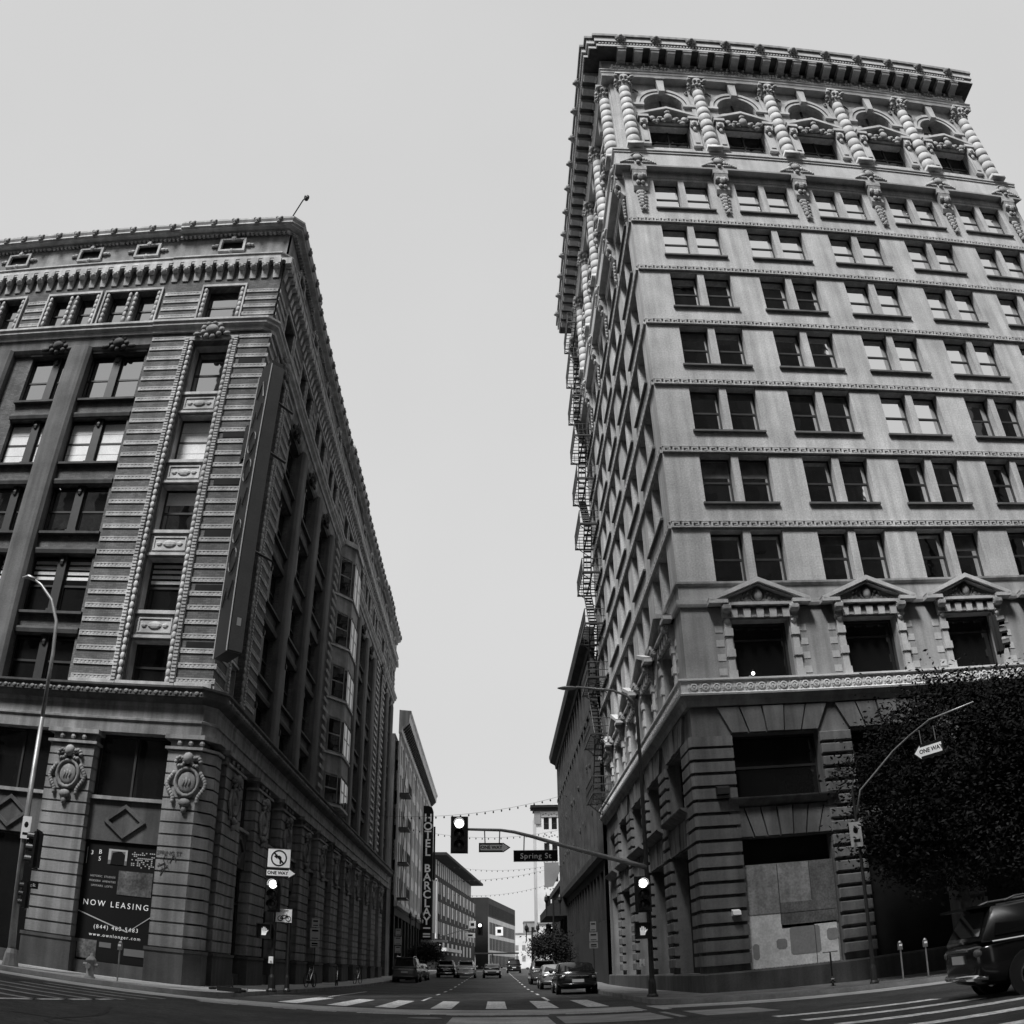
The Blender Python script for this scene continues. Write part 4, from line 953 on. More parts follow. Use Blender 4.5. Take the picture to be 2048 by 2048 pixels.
for z in (4.5, 9.0, 11.5): put('bracket', MB().tube([(-.2, .28, z), (-.6, 1.5, z)], .06, 5).mesh('bracket', 'dark_steel'), BS)
put('flood_lamp', MB().box(-.95, -.6, -.3, .4, 8.6, 10.2).box(-1.1, -.95, -.3, -.2, 8.5, 10.3).mesh('flood_lamp', 'dark_steel'), BS)
put('sticker', MB().box(.626, .63, -.06, .1, 1.0, 1.3).mesh('sticker', 'sign_grey'), BS)
# ================================================================== ground
def sheet(xs, ys, dz, name, m, parent=None, skip=None):
    vs = [(x, y, gh(x, y) + dz) for y in ys for x in xs]; n = len(xs); fs = []
    for j in range(len(ys) - 1):
        for i in range(n - 1): fs.append((j * n + i, j * n + i + 1, (j + 1) * n + i + 1, (j + 1) * n + i))
    return struct(name, MB().add(vs, fs).mesh(name, m), parent)
def lin(a, b, n): return [a + (b - a) * i / n for i in range(n + 1)]
road = sheet([-2500, -300, -60] + lin(-30, 60, 45) + [300, 2500], [-2500, -300, -60] + lin(-20, 60, 40) + lin(65, 205, 28) + [600, 3000], 0, 'road', 'asphalt')
def walk(x0, x1, y0, y1, name='sidewalk', r=1.6, corner=None):
    # raised pavement with a kerb edge; a rounded street corner where two kerbs meet
    pts = []
    for cx, cy, q in ((x0, y0, 2), (x1, y0, 3), (x1, y1, 0), (x0, y1, 1)):
        if corner == q:
            sx, sy = (1 if cx == x0 else -1), (1 if cy == y0 else -1); c0 = {2: 180, 3: 270, 0: 0, 1: 90}[q]
            for k in range(7): a = R(c0 + 90 * k / 6); pts.append((cx + sx * r + r * math.cos(a), cy + sy * r + r * math.sin(a)))
        else: pts.append((cx, cy))
    # subdivide long edges so that the pavement follows the slope
    P = []
    for i, p in enumerate(pts):
        q = pts[(i + 1) % len(pts)]; d = max(abs(q[0] - p[0]), abs(q[1] - p[1])); k = max(1, int(d / 8))
        P += [(p[0] + (q[0] - p[0]) * j / k, p[1] + (q[1] - p[1]) * j / k) for j in range(k)]
    bm = bmesh.new(); top = [bm.verts.new((x, y, gh(x, y) + .15)) for x, y in P]; bot = [bm.verts.new((x, y, gh(x, y) - .3)) for x, y in P]
    f = bm.faces.new(top); n = len(P)
    for i in range(n): g = bm.faces.new((top[i], bot[i], bot[(i + 1) % n], top[(i + 1) % n])); g.material_index = 1
    bmesh.ops.recalc_face_normals(bm, faces=bm.faces); bmesh.ops.triangulate(bm, faces=[f])
    me = bpy.data.meshes.new(name); bm.to_mesh(me); bm.free(); me.materials.append(M['pavement']); me.materials.append(M['kerb'])
    o = struct(name, me)
    # scored flags near the camera: thin recessed-looking joints as raised slab edges are below a pixel, so each row is a shallow slab
    return o
swl = walk(-70, -7.9, 25.2, 134, corner=3); swr = walk(4.5, 70, 25.6, 92, corner=2)
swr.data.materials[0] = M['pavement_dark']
walk(-70, -11, -60, 7.5); walk(7.6, 70, -60, 7.5); walk(-70, -9.5, 158, 400); walk(7, 70, 116, 400)
for o_, x0, x1, y0, y1, s in ((swl, -20, -9.4, 25.5, 29.4, 1.3), (swr, 6.0, 22, 26, 29.8, 1.3)):      # flagstones
    x = x0
    while x < x1 - .1:
        y = y0
        while y < y1 - .1:
            a, b2, c, d = x + .012, min(x + s, x1) - .012, y + .012, min(y + s, y1) - .012; h = random.uniform(.004, .014)
            z4 = [gh(px, py) + .15 + h for px, py in ((a, c), (b2, c), (b2, d), (a, d))]
            q = MB().add([(a, c, z4[0]), (b2, c, z4[1]), (b2, d, z4[2]), (a, d, z4[3])] + [(px, py, gh(px, py) + .14) for px, py in ((a, c), (b2, c), (b2, d), (a, d))], [(0, 1, 2, 3), (0, 4, 5, 1), (1, 5, 6, 2), (2, 6, 7, 3), (3, 7, 4, 0)])
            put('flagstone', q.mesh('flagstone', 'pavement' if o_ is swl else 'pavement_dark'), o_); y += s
        x += s
def paint(name, pts, m='road_paint', dz=.008):
    n = len(pts); return put(name, MB().add([(x, y, gh(x, y) + dz) for x, y in pts], [tuple(range(n))]).mesh(name, m), road)
def rect(name, x0, x1, y0, y1, m='road_paint', dz=.008): return paint(name, [(x0, y0), (x1, y0), (x1, y1), (x0, y1)], m, dz)
sheet(lin(-7.6, 4.4, 12), [22.9, 24.2, 25.55], .004, 'cross_gutter', 'gutter_concrete', road)
sheet(lin(-30, -7.6, 12), [23.4, 24.3, 25.15], .004, 'cross_gutter', 'gutter_concrete', road); sheet(lin(4.4, 40, 18), [23.6, 24.5, 25.5], .004, 'cross_gutter', 'gutter_concrete', road)
for x in (-6.0, -4.55, -3.15, -1.55, .02, 1.5, 2.93): paint('crosswalk_bar', [(x - .3, 26.4), (x + .3, 26.3), (x + .3, 32.6), (x - .3, 32.9)])
for a, b2 in ((-7.4, -6.4), (-5.5, -4.9), (-4.5, -3.9), (-3.4, -1.6), (-1.2, 1.3), (1.7, 3.6)): rect('stop_line', a, b2, 22.55, 22.72)
for y in (22.0, 20.7, 19.4, 18.1, 16.8, 15.5): rect('crosswalk_bar', -11.4, -8.1, y - .2, y + .16, 'worn_paint')
for y in (16.75, 15.0, 13.3, 11.5, 9.6): rect('crosswalk_bar', 5.15 - .02 * (16.7 - y), 8.5, y - .2, y + .26)
for x, y0 in ((-2.6, 33), (1.9, 33)):
    y = y0
    while y < 130: rect('lane_line', x - .06, x + .06, y, y + (4.5 if y == y0 else 2.2)); y += 6 if y > y0 else 8
rect('lane_line', -6.2, -6.1, 34, 44)
rect('lane_line', -8.3, -8.15, 9, 19); 
for k in range(3): rect('asphalt_patch', -1.0 + 2.4 * k, 1.2 + 2.4 * k, 18.2 + k * .4, 21.6, 'gutter_concrete' if k == 0 else 'kerb', .004)
random.seed(31)
for k in range(16):                             # tar sealed cracks wandering over the junction
    x, y = random.uniform(-9, 9), random.uniform(11, 24); a = random.choice((0, 1.57, .4, 2.5)) + random.uniform(-.25, .25); P = [(x, y)]
    for j in range(random.randint(6, 12)): a += random.uniform(-.35, .35); x += .45 * math.cos(a); y += .45 * math.sin(a); P.append((x, y))
    P = [p for p in P if p[1] < 22.4]
    if len(P) > 2: put('tar_seam', MB().add([q for i, (px, py) in enumerate(P) for q in ((px - .03, py - .03, gh(px, py) + .006), (px + .03, py + .04, gh(px, py) + .006))], [(2 * i, 2 * i + 1, 2 * i + 3, 2 * i + 2) for i in range(len(P) - 1)]).mesh('tar_seam', 'tar'), road)
put('manhole_cover', MB().lathe([(0, .012), (.34, .012), (.36, .004)], n=18).mesh('manhole_cover', 'dark_steel'), road, (3.2, 36, 0))
mh = MB().lathe([(0, .012), (.38, .012), (.4, .004)], n=18); put('manhole_cover', mh.mesh('manhole_cover', 'dark_steel'), road, (-1.6, 21, 0))

# ================================================================== buildings behind the camera, seen in the window glass; slender tower added for shade
def plain_block(name, label, x0, x1, y0, y1, h, m, wx=3.2):
    t = thing(name, label, 'building', ((x0 + x1) / 2, (y0 + y1) / 2, 0)); c = Vector(t.location)
    put('wall', MB().box(x0 - c.x, x1 - c.x, y0 - c.y, y1 - c.y, -1, h).mesh('wall', m), t); put('roof_edge', MB().box(x0 - c.x - .4, x1 - c.x + .4, y0 - c.y - .4, y1 - c.y + .4, h, h + .8).mesh('roof_edge', m), t)
    g = MB(); z = 4
    while z < h - 3:
        x = x0 + 1.2
        while x < x1 - 2: g.box(x - c.x, x + 1.7 - c.x, y1 - c.y, y1 - c.y + .04, z, z + 2); x += wx
        z += 3.7
    q = put('window_rows', g.mesh('window_rows', 'black_void'), t); q['kind'] = 'stuff'
    return t
plain_block('corner_block', 'tall dark building on the near right corner, mirrored in the tower glass', 8, 30, -90, 4.5, 57.5, 'neighbour_stone')
plain_block('corner_block', 'low narrow dark building beside the tall one, mirrored in the tower glass', 30.4, 34.2, -24, 4.5, 33.2, 'neighbour_stone')
plain_block('corner_block', 'lower dark building past the narrow one, mirrored in the tower glass', 34.5, 42.3, -24, 4.5, 38.6, 'neighbour_stone')
plain_block('corner_block', 'middle height dark building farther along, mirrored in the tower glass', 42.8, 58, -24, 4.5, 45.5, 'neighbour_stone')
plain_block('corner_block', 'dark building on the near left corner, mirrored in the brick building glass', -62, -24.2, -90, 4.5, 43, 'dark_brick')
plain_block('corner_block', 'unseen slender dark tower added on the near left corner to shade the crossing', -23.6, -11.5, -90, 4.5, 76, 'dark_brick')  # added out of view, sized to keep sun off the junction and tower base

# ================================================================== buildings down Fourth Street
def facade_windows(th, fr, xs, zs, w, h, d, m='glass_side', fm='dark_frame', name='window'):
    k = ('fw', w, h, fm, m)
    if k not in WC:
        b = MB(); t = .08; b.box(0, t, -.06, .05, 0, h).box(w - t, w, -.06, .05, 0, h).box(t, w - t, -.06, .05, 0, t).box(t, w - t, -.06, .05, h - t, h).box(t, w - t, -.04, .05, h / 2 - .04, h / 2 + .04)
        WC[k] = (b.mesh(name, fm), MB().box(t, w - t, -.0, .01, t, h - t).mesh('pane', m))
    for x in xs:
        for z in zs: q = part(name, WC[k][0], th, fr, x - w / 2, d, z); put('pane', WC[k][1], q)
# dark neighbour right of the street, behind the tower
NB = thing('dark_building', 'dark ornate lower building directly behind the pale tower, right side of the street', 'building', (6.9, 56, 0)); NF = Fr(6.9, 56, -90)
zs = [12.6, 16.2, 19.4]; xs = [-(1.6 + 2.15 * k) for k in range(16)]
ops = [(x - .6, x + .6, z, z + 2.1, .4) for x in xs for z in zs]
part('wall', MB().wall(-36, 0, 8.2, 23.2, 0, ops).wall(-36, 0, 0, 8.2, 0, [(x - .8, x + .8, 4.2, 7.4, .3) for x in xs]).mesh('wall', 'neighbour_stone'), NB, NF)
part('mass', MB().box(-36, -.05, .45, 22, 0, 23).mesh('mass', 'neighbour_stone'), NB, NF)
facade_windows(NB, NF, xs, zs, 1.2, 2.1, .35); facade_windows(NB, NF, xs, [4.2], 1.6, 3.2, .3, 'glass_dark')
for k in range(17): part('pilaster', MB().box(-.28, .28, -.3, 0, 8.6, 22.2).mesh('pilaster', 'neighbour_trim'), NB, NF, -(.5 + 2.15 * k), 0, 0)
part('cornice', MB().run([(0, 22.3), (-.35, 22.4), (-.4, 22.8), (-.9, 23.1), (-1.0, 23.6), (-1.0, 23.8), (0, 23.9)], -36.6, .4).mesh('cornice', 'neighbour_trim'), NB, NF)
part('string_course', MB().run([(0, 8.1), (-.4, 8.2), (-.45, 8.6), (0, 8.7)], -36, 0).run([(0, 18.5), (-.3, 18.6), (-.3, 18.9), (0, 19.0)], -36, 0).mesh('string_course', 'neighbour_trim'), NB, NF)
tr = MB(); random.seed(21)
for k in range(60): tr.ball((-(random.uniform(.5, 35)), -.2, random.choice((11.8, 15.4, 18.7)) + random.uniform(-.2, .2)), .22, .12, .2, 5, 4)
part('carved_swags', tr.mesh('carved_swags', 'neighbour_trim'), NB, NF)
ow = MB(); ow.prism([(0, 0), (.0, 2.6), (1.4, 2.6), (1.7, 1.9), (.9, .1)], -.06, .06)
single('street_banner', ow.mesh('street_banner', 'far_grey'), 'pale wedge shaped banner jutting over the right pavement under the street name sign', 'banner', (5.05, 91.5, 9.6))
aw = MB().run([(0, 0), (-2.0, -1.6), (-2.0, -2.4), (0, -2.4)], -6, 6); single('awning', aw.mesh('awning', 'far_dark'), 'dark sloping awning over the right pavement below the wedge banner', 'awning', (6.9, 93, 8.8), R(-90))
LO = thing('low_building', 'low dark shop building on the right between the ornate block and white tower', 'building', (7.2, 100, 0)); LOF = Fr(7.2, 92.5, -90)
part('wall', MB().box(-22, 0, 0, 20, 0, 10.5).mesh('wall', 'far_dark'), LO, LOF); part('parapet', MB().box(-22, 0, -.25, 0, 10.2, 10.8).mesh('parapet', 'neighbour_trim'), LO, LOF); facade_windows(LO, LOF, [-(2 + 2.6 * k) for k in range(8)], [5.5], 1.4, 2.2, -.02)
# white tower across Main Street
WT = thing('white_tower', 'bright white tower with dark cornice peeping out behind the street name sign', 'building', (12, 160, 0)); WF = Fr(7.55, 160, 0); k = 1.231
zs = [z for z in (26.6, 21.8, 17.0, 12.2, 7.4)]; xs = [1.85, 3.3, 5.9, 7.35, 9.9]
part('wall', MB().wall(0, 14, 0, 30.6, 0, [(x - .48, x + .48, z, z + 2.3, .35) for x in xs for z in zs]).mesh('wall', 'far_white'), WT, WF); part('side_wall', MB().box(0, 14, .4, 14, 0, 30.5).mesh('side_wall', 'far_white'), WT, WF)
facade_windows(WT, WF, xs, zs, .96, 2.3, .3, 'glass_dark')
part('cornice', MB().box(-.9, 14, -.9, 3, 30.6, 31.0).box(-.5, 14, -.5, 3, 30.1, 30.6).mesh('cornice', 'far_dark'), WT, WF); part('cornice_rim', MB().box(-1.0, 14, -1.0, 3, 31.0, 31.2).mesh('cornice_rim', 'far_white'), WT, WF)
part('corner_bracket', MB().box(-.35, .75, -.3, 0, 27.6, 30.0).mesh('corner_bracket', 'far_grey'), WT, WF)
o_ = MB(); random.seed(2)
for z in (29.4, 25.4, 20.6, 15.8):
    for j in range(16): o_.ball((1.3 + .5 * j, -.03, z + .18 * math.sin(j * 2.1)), .16, .06, .12, 5, 4)
part('swag_frieze', o_.mesh('swag_frieze', 'far_grey'), WT, WF)
for z in (28.9, 30.0): part('string_course', MB().box(.9, 14, -.12, 0, z - .06, z + .06).mesh('string_course', 'far_grey'), WT, WF)
part('string_course', MB().box(-.2, 14, -.25, 0, 9.4, 9.7).mesh('string_course', 'far_grey'), WT, WF)
# Barclay hotel, left, at Main Street
HB = thing('hotel_building', 'pale stone hotel with overhanging cornice beyond the brick building on the left', 'building', (-9.9, 88.5, 0)); HF = Fr(-9.9, 88.5, 90)
zs = [8.6, 12.2, 15.8, 19.4, 22.6]; xs = [1.3 + 1.72 * k for k in range(25)]
part('wall', MB().wall(0, 44, 7.6, 25.4, 0, [(x - .48, x + .48, z, z + 2.1, .35) for x in xs for z in zs]).mesh('wall', 'barclay_stone'), HB, HF)
part('mass', MB().box(0, 44, .4, 20, 0, 25.3).mesh('mass', 'barclay_stone'), HB, HF); facade_windows(HB, HF, xs, zs, .96, 2.1, .3)
part('shop_front', MB().wall(0, 44, 0, 7.6, -.02, [(1 + 3.6 * k, 3.9 + 3.6 * k, .4, 6.6, .4) for k in range(12)]).mesh('shop_front', 'neighbour_stone'), HB, HF); part('shop_glass', MB().box(.5, 43.5, .3, .35, .4, 6.6).mesh('shop_glass', 'glass_dark'), HB, HF)
part('cornice', MB().run([(0, 25.2), (-.3, 25.3), (-.35, 25.8), (-1.05, 26.5), (-1.1, 27.2), (-1.25, 27.4), (-1.25, 27.6), (0, 27.7)], -.6, 44.5).mesh('cornice', 'barclay_stone'), HB, HF)
bk = MB().run([(0, 0), (-.3, .0), (-.75, .55), (-.75, .75), (0, .75)], -.16, .16).mesh('cornice_bracket', 'neighbour_trim')
for k in range(46): part('cornice_bracket', bk, HB, HF, .5 + .95 * k, -.3, 25.75)
part('string_course', MB().run([(0, 7.4), (-.35, 7.5), (-.4, 7.9), (0, 8.0)], -.1, 44).mesh('string_course', 'left_trim'), HB, HF)
for k in range(8): part('pilaster', MB().box(-.2, .2, -.16, 0, 8, 25.2).mesh('pilaster', 'barclay_stone'), HB, HF, .45 + 5.16 * k, 0, 0)
for j, y in enumerate((2.6,)):
    q = thing('fire_escape', 'small black balcony fire escape on the near end of the pale hotel', 'fire escape', (-9.9, 88.5 + y, 0))
    for z in (8.4, 12.0, 15.6, 19.2):
        b = MB(); b.box(-1.6, 1.6, -1.1, 0, z - .1, z); put('platform', b.mesh('platform', 'dark_steel'), q, (0, 0, 0), R(90)); b = MB()
        for k in range(12): b.box(-1.6 + .29 * k, -1.56 + .29 * k, -1.1, -1.07, z, z + .95)
        b.box(-1.6, 1.6, -1.12, -1.06, z + .92, z + .98); put('railing', b.mesh('railing', 'dark_steel'), q, (0, 0, 0), R(90))
        b = MB(); b.tube([(-1, -.5, z), (1, -.5, z + 3.5)], .05, 5); put('stair', b.mesh('stair', 'dark_steel'), q, (0, 0, 0), R(90))
HS = thing('hotel_sign', 'black vertical HOTEL BARCLAY blade sign with white letters', 'sign', (-9.05, 121, 5.3))
b = MB().prism([(-.9, 0), (.65, 0), (.65, 17.6), (.45, 18.2), (-.1, 18.4), (-.9, 18.4)], -.25, .25); put('sign_box', b.mesh('sign_box', 'sign_black'), HS)
for k, ch in enumerate('HOTEL BARCLAY'):
    if ch != ' ': put('letter', text(ch, 1.55, 'sign_white', .02, 'CENTER', 1, .03), HS, (-.05 + .02 * k * 0, -.28, 16.65 - 1.19 * k + (.12 if k > 5 else 0)))
for z in (1.55, .75, .4): put('white_bar', MB().box(-.5, .45, -.29, -.25, z - .1, z + .1).mesh('white_bar', 'sign_white'), HS)
put('side_panel', MB().box(.75, 1.15, -.15, .15, .9, 8.0).mesh('side_panel', 'sign_white'), HS); put('side_mast', MB().box(.7, .95, -.1, .1, 8.0, 15.5).mesh('side_mast', 'sign_black'), HS); put('cross_strut', MB().box(.6, 1.3, -.1, .1, 7.95, 8.15).mesh('cross_strut', 'sign_white'), HS)
mq = thing('hotel_marquee', 'pale patterned corner panel under the hotel blade sign', 'canopy', (-9.0, 122, 0)); b = MB().box(-1.2, 1.6, -.3, .4, 2.4, 4.9); put('panel', b.mesh('panel', 'far_grey'), mq); put('canopy', MB().box(-1.3, 2.6, -.5, .6, 5.0, 5.3).mesh('canopy', 'far_white'), mq)
# dark striped building with floating roof, beyond Main Street on the left
DB = thing('slab_roof_building', 'dark building with white windows under a floating flat roof slab', 'building', (-10.4, 158, 0)); ang = math.degrees(math.atan2(57, 5.6)); DF = Fr(-10.4, 158, ang)
z0 = 1.0
part('wall', MB().box(0, 57, 0, 30, 0, 18.2).mesh('wall', 'far_dark'), DB, DF); part('roof_slab', MB().box(-.8, 57.5, -2.0, 30, 21.6, 22.1).mesh('roof_slab', 'far_dark'), DB, DF)
part('penthouse', MB().box(0, 55, .6, 29, 18.2, 21.6).mesh('penthouse', 'far_dark'), DB, DF)
pw = MB().box(-.6, .6, -.05, .02, 0, 3.0).mesh('penthouse_window', 'far_white')
for k in range(22): part('penthouse_window', pw, DB, DF, 1.4 + 2.5 * k, .58, 18.35)
ww = MB().box(-1.05, 1.05, -.02, .02, 0, 2.2).mesh('white_window', 'far_white'); fn = MB().box(-.2, .2, -.08, .02, -.8, 2.2).mesh('white_fin', 'far_white')
for z in (15.0, 11.4, 7.8):
    for k in range(10): part('white_window', ww, DB, DF, 4 + 5.6 * k, 0, z); part('white_fin', fn, DB, DF, 6.4 + 5.6 * k, 0, z)
for k in range(9): part('white_window', ww, DB, DF, 4 + 5.6 * k, 0, 4.2)
part('corner_panel', MB().box(-.15, 1.3, -.2, 0, 6.8, 17.5).mesh('corner_panel', 'far_white'), DB, DF); part('canopy', MB().box(0, 20, -2, 0, 4.6, 5.2).mesh('canopy', 'far_white'), DB, DF)
GB = thing('flat_building', 'flat topped block with a dark blank side and white window grid', 'building', (-1.7, 222, 1.6)); GF = Fr(-1.7, 222, math.degrees(math.atan2(48, 7.6)))
part('wall', MB().box(0, 49, 0, 20, -2, 14.6).mesh('wall', 'far_white'), GB, GF); part('upper_wall', MB().box(0, 49, 0, 20, 14.6, 19.4).mesh('upper_wall', 'neighbour_trim'), GB, GF); part('side_wall', MB().box(-.12, 0, 0, 20, -2, 19.42).mesh('side_wall', 'far_dark'), GB, GF)
uw = MB().box(-.95, .95, -.02, .3, 0, 2.9).mesh('dark_window', 'black_void'); lw = MB().box(-.85, .85, -.03, .3, 0, 3.0).mesh('dark_window', 'black_void')
for k in range(19): part('dark_window', uw, GB, GF, 2 + 2.45 * k, 0, 15.0)
for z in (10.4, 6.4, 2.2):
    for k in range(19): part('dark_window', lw, GB, GF, 3 + 2.4 * k, 0, z)
for i, (x, y, w, h, m, lab) in enumerate(((8.5, 330, 9, 13, 'far_white', 'pale distant block closing the street, left of the twin lamp'), (16, 360, 9, 19, 'far_grey', 'grey distant tower in the gap above the street end'), (24, 300, 14, 11, 'far_white', 'pale distant low block behind the right pavement tree'), (4, 420, 8, 8, 'far_white', 'tiny pale distant house at the very end of the street'))):
    t = thing('distant_block', lab, 'building', (x, y, 1.6)); put('wall', MB().box(-w / 2, w / 2, 0, 12, -2, h).mesh('wall', m), t); b = MB()
    for z in range(3, int(h) - 2, 4):
        for k in range(int(w / 2.5)): b.box(-w / 2 + .7 + 2.5 * k, -w / 2 + 1.9 + 2.5 * k, -.05, 0, z, z + 2)
    put('window_rows', b.mesh('window_rows', 'far_grey' if m == 'far_white' else 'far_dark'), t)['kind'] = 'stuff'
    put('parapet', MB().box(-w / 2 - .2, w / 2 + .2, -.2, 12, h, h + .5).mesh('parapet', 'far_grey'), t)

# ================================================================== signals, lamps and signs
def arrow_sign(w, h, left=False, word=True):
    t = .22 * w; e = [(-w / 2, 0), (w / 2 - t, 0), (w / 2, h / 2), (w / 2 - t, h), (-w / 2, h)]
    i = [(-w / 2 + .05, h * .2), (w / 2 - t - .03, h * .2), (w / 2 - t - .03, h * .06), (w / 2 - .05, h / 2), (w / 2 - t - .03, h * .94), (w / 2 - t - .03, h * .8), (-w / 2 + .05, h * .8)]
    if left: e = [(-x, z) for x, z in e][::-1]; i = [(-x, z) for x, z in i][::-1]
    return MB().prism(e, -.015, .015).mesh('plate', 'sign_black'), MB().prism(i, -.019, -.015).mesh('arrow', 'sign_white')
def one_way(label, loc, rot=0, w=1.03, h=.31, left=False):
    t = thing('one_way_sign', label, 'sign', loc, rot, 'one way arrow signs'); a, b = arrow_sign(w, h, left); put('plate', a, t); put('arrow', b, t)
    e = MB(); e.box(-w / 2 - .0, w / 2 - .22 * w, -.021, -.012, h - .012, h + .004).box(-w / 2, w / 2 - .22 * w, -.021, -.012, -.004, .012); 
    put('lettering', text('ONE WAY', min(h * .48, w * .165), 'sign_black', .002, 'CENTER', 1.0, .004), t, ((-.1 if not left else .1) * w, -.023, h / 2)); return t
def signal(label, loc, rot=0, s=1.0, lit=0):
    t = thing('traffic_light', label, 'traffic light', loc, rot, 'traffic lights'); b = MB().box(-.17 * s, .17 * s, -.1, .1, 0, 1.06 * s); put('housing', b.mesh('housing', 'black_signal'), t)
    put('backplate', MB().box(-.27 * s, .27 * s, .0, .02, -.06, 1.12 * s).mesh('backplate', 'black_signal'), t)
    for k in range(3):
        z = (.88 - .345 * k) * s; l = MB(); r = .145 * s; l.ball((0, -.1, z), r, .05, r, 14, 8); put('lens', l.mesh('lens', 'lamp_lit' if k == lit else 'lamp_off', True), t)
        v = MB()
        for j in range(10):
            a0, a1 = R(-20 + 22 * j), R(-20 + 22 * (j + 1)); q = [(r * 1.12 * math.cos(a), z + r * 1.12 * math.sin(a)) for a in (a0, a1)]
            v.add([(q[0][0], -.1, q[0][1]), (q[1][0], -.1, q[1][1]), (q[1][0], -.32 * s, q[1][1]), (q[0][0], -.32 * s, q[0][1])], [(0, 1, 2, 3)])
        put('visor', v.mesh('visor', 'black_signal'), t)
    return t
def hand_mesh(s):
    b = MB(); b.prism([(-.3 * s, -.45 * s), (.2 * s, -.45 * s), (.32 * s, .0), (-.32 * s, .05 * s)], -.01, .0)
    for k, (x, l) in enumerate(((-.26, .36), (-.1, .5), (.06, .48), (.22, .34))): b.box((x - .06) * s, (x + .06) * s, -.01, 0, 0.0, l * s)
    b.prism([(.24 * s, -.2 * s), (.5 * s, .1 * s), (.44 * s, .2 * s), (.24 * s, .02 * s)], -.01, 0); return b.mesh('hand', 'hand_lit')
def walk_signal(label, loc):
    t = thing('walk_signal', label, 'walk signal', loc, 0, 'walk signals'); put('housing', MB().box(-.24, .24, -.05, .15, -.25, .25).mesh('housing', 'black_signal'), t); put('hood', MB().box(-.25, .25, -.2, -.05, .24, .27).box(-.26, -.24, -.2, -.05, -.2, .27).box(.24, .26, -.2, -.05, -.2, .27).mesh('hood', 'black_signal'), t)
    put('hand', hand_mesh(.3), t, (0, -.055, 0)); return t
def button(label, loc): 
    t = thing('push_button', label, 'push button', loc, 0, 'walk push buttons'); put('plate', MB().box(-.08, .08, -.03, .0, -.12, .12).mesh('plate', 'sign_white'), t); put('button', MB().lathe([(.03, 0), (.03, .02), (0, .02)], n=8).mesh('button', 'sign_grey'), t, (0, -.03, -.05), (R(90), 0, 0)); return t
def pole(name, label, cat, loc, h, r0, r1, extra, base=True, group=None):
    t = thing(name, label, cat, loc, 0, group); put('shaft', MB().lathe([(r0, 0), (r1, h)], n=12).mesh('shaft', 'dark_steel' if name != 'signal_post' else 'black_signal', True), t)
    if base: put('base', MB().lathe([(r0 * 2.2, 0), (r0 * 2.2, .06), (r0 * 1.6, .12), (r0 * 1.4, .5), (r0, .6)], n=10).mesh('base', 'dark_steel' if name != 'signal_post' else 'black_signal'), t)
    for n, me in extra: put(n, me, t)
    return t
# right corner mast arm with lamp
PX, PY = 4.95, 29.0
arm = MB().tube([(0, 0, 4.25), (-.48, 0, 4.4), (-2.85, 0, 5.1), (-3.7, 0, 5.37), (-4.3, 0, 5.53), (-4.75, 0, 5.6), (-5.9, 0, 5.63), (-6.0, 0, 5.63)], [.09, .085, .07, .06, .055, .05, .045, .045], 8).mesh('mast_arm', 'galvanised', True)
la = MB().tube([(0, 0, 9.9), (-.35, 0, 10.25), (-.85, 0, 10.45), (-2.1, 0, 10.58)], .045, 7).mesh('lamp_arm', 'galvanised', True)
lhd = MB(); lhd.ball((-2.38, 0, 10.55), .38, .13, .07, 8, 5); lhd = lhd.mesh('lamp_head', 'galvanised', True)
drs = [MB().tube(q, .02, 5).mesh('drop_rod', 'galvanised') for q in ([(-5.28, 0, 5.6), (-5.26, 0, 5.1)], [(-4.78, 0, 5.58), (-4.8, 0, 5.08)], [(-3.98, 0, 5.4), (-4.0, 0, 4.9)], [(-3.2, 0, 5.2), (-3.2, 0, 4.85)])]
pole('signal_mast', 'grey signal mast with curved arm and street lamp on the right corner', 'signal mast', (PX, PY, gh(PX, PY) + .14), 10.1, .085, .055, [('mast_arm', arm), ('lamp_arm', la), ('lamp_head', lhd)] + [('drop_rod', q) for q in drs])
signal('black traffic light with lit lamp at the tip of the curved mast arm', (-1.15, 28.9, 4.98), 0, 1.05)
signal('traffic light with lit lamp low on the right corner mast', (4.74, 28.7, 2.92), 0, 1.0)
one_way('black and white ONE WAY arrow sign hanging from the curved mast arm', (0, 28.95, 4.97))
sn = thing('street_name_sign', 'dark Spring St name plate hanging from the curved mast arm', 'street sign', (1.33, 28.93, 4.66), 0); put('plate', MB().box(-.71, .71, -.02, .02, 0, .35).mesh('plate', 'sign_black'), sn)
put('border', MB().box(-.72, .72, -.024, .02, .35, .365).box(-.72, -.705, -.024, .02, 0, .35).box(.705, .72, -.024, .02, 0, .35).box(-.72, .72, -.024, .02, -.015, 0).mesh('border', 'sign_grey'), sn); put('lettering', text('Spring St', .25, 'sign_white', .003, 'CENTER', 1.12, 0), sn, (0, -.026, .165))
walk_signal('walk signal showing a raised hand on the right corner mast', (4.68, 28.72, 2.26)); button('white push button plate low on the right corner mast', (4.62, 28.78, 1.24))
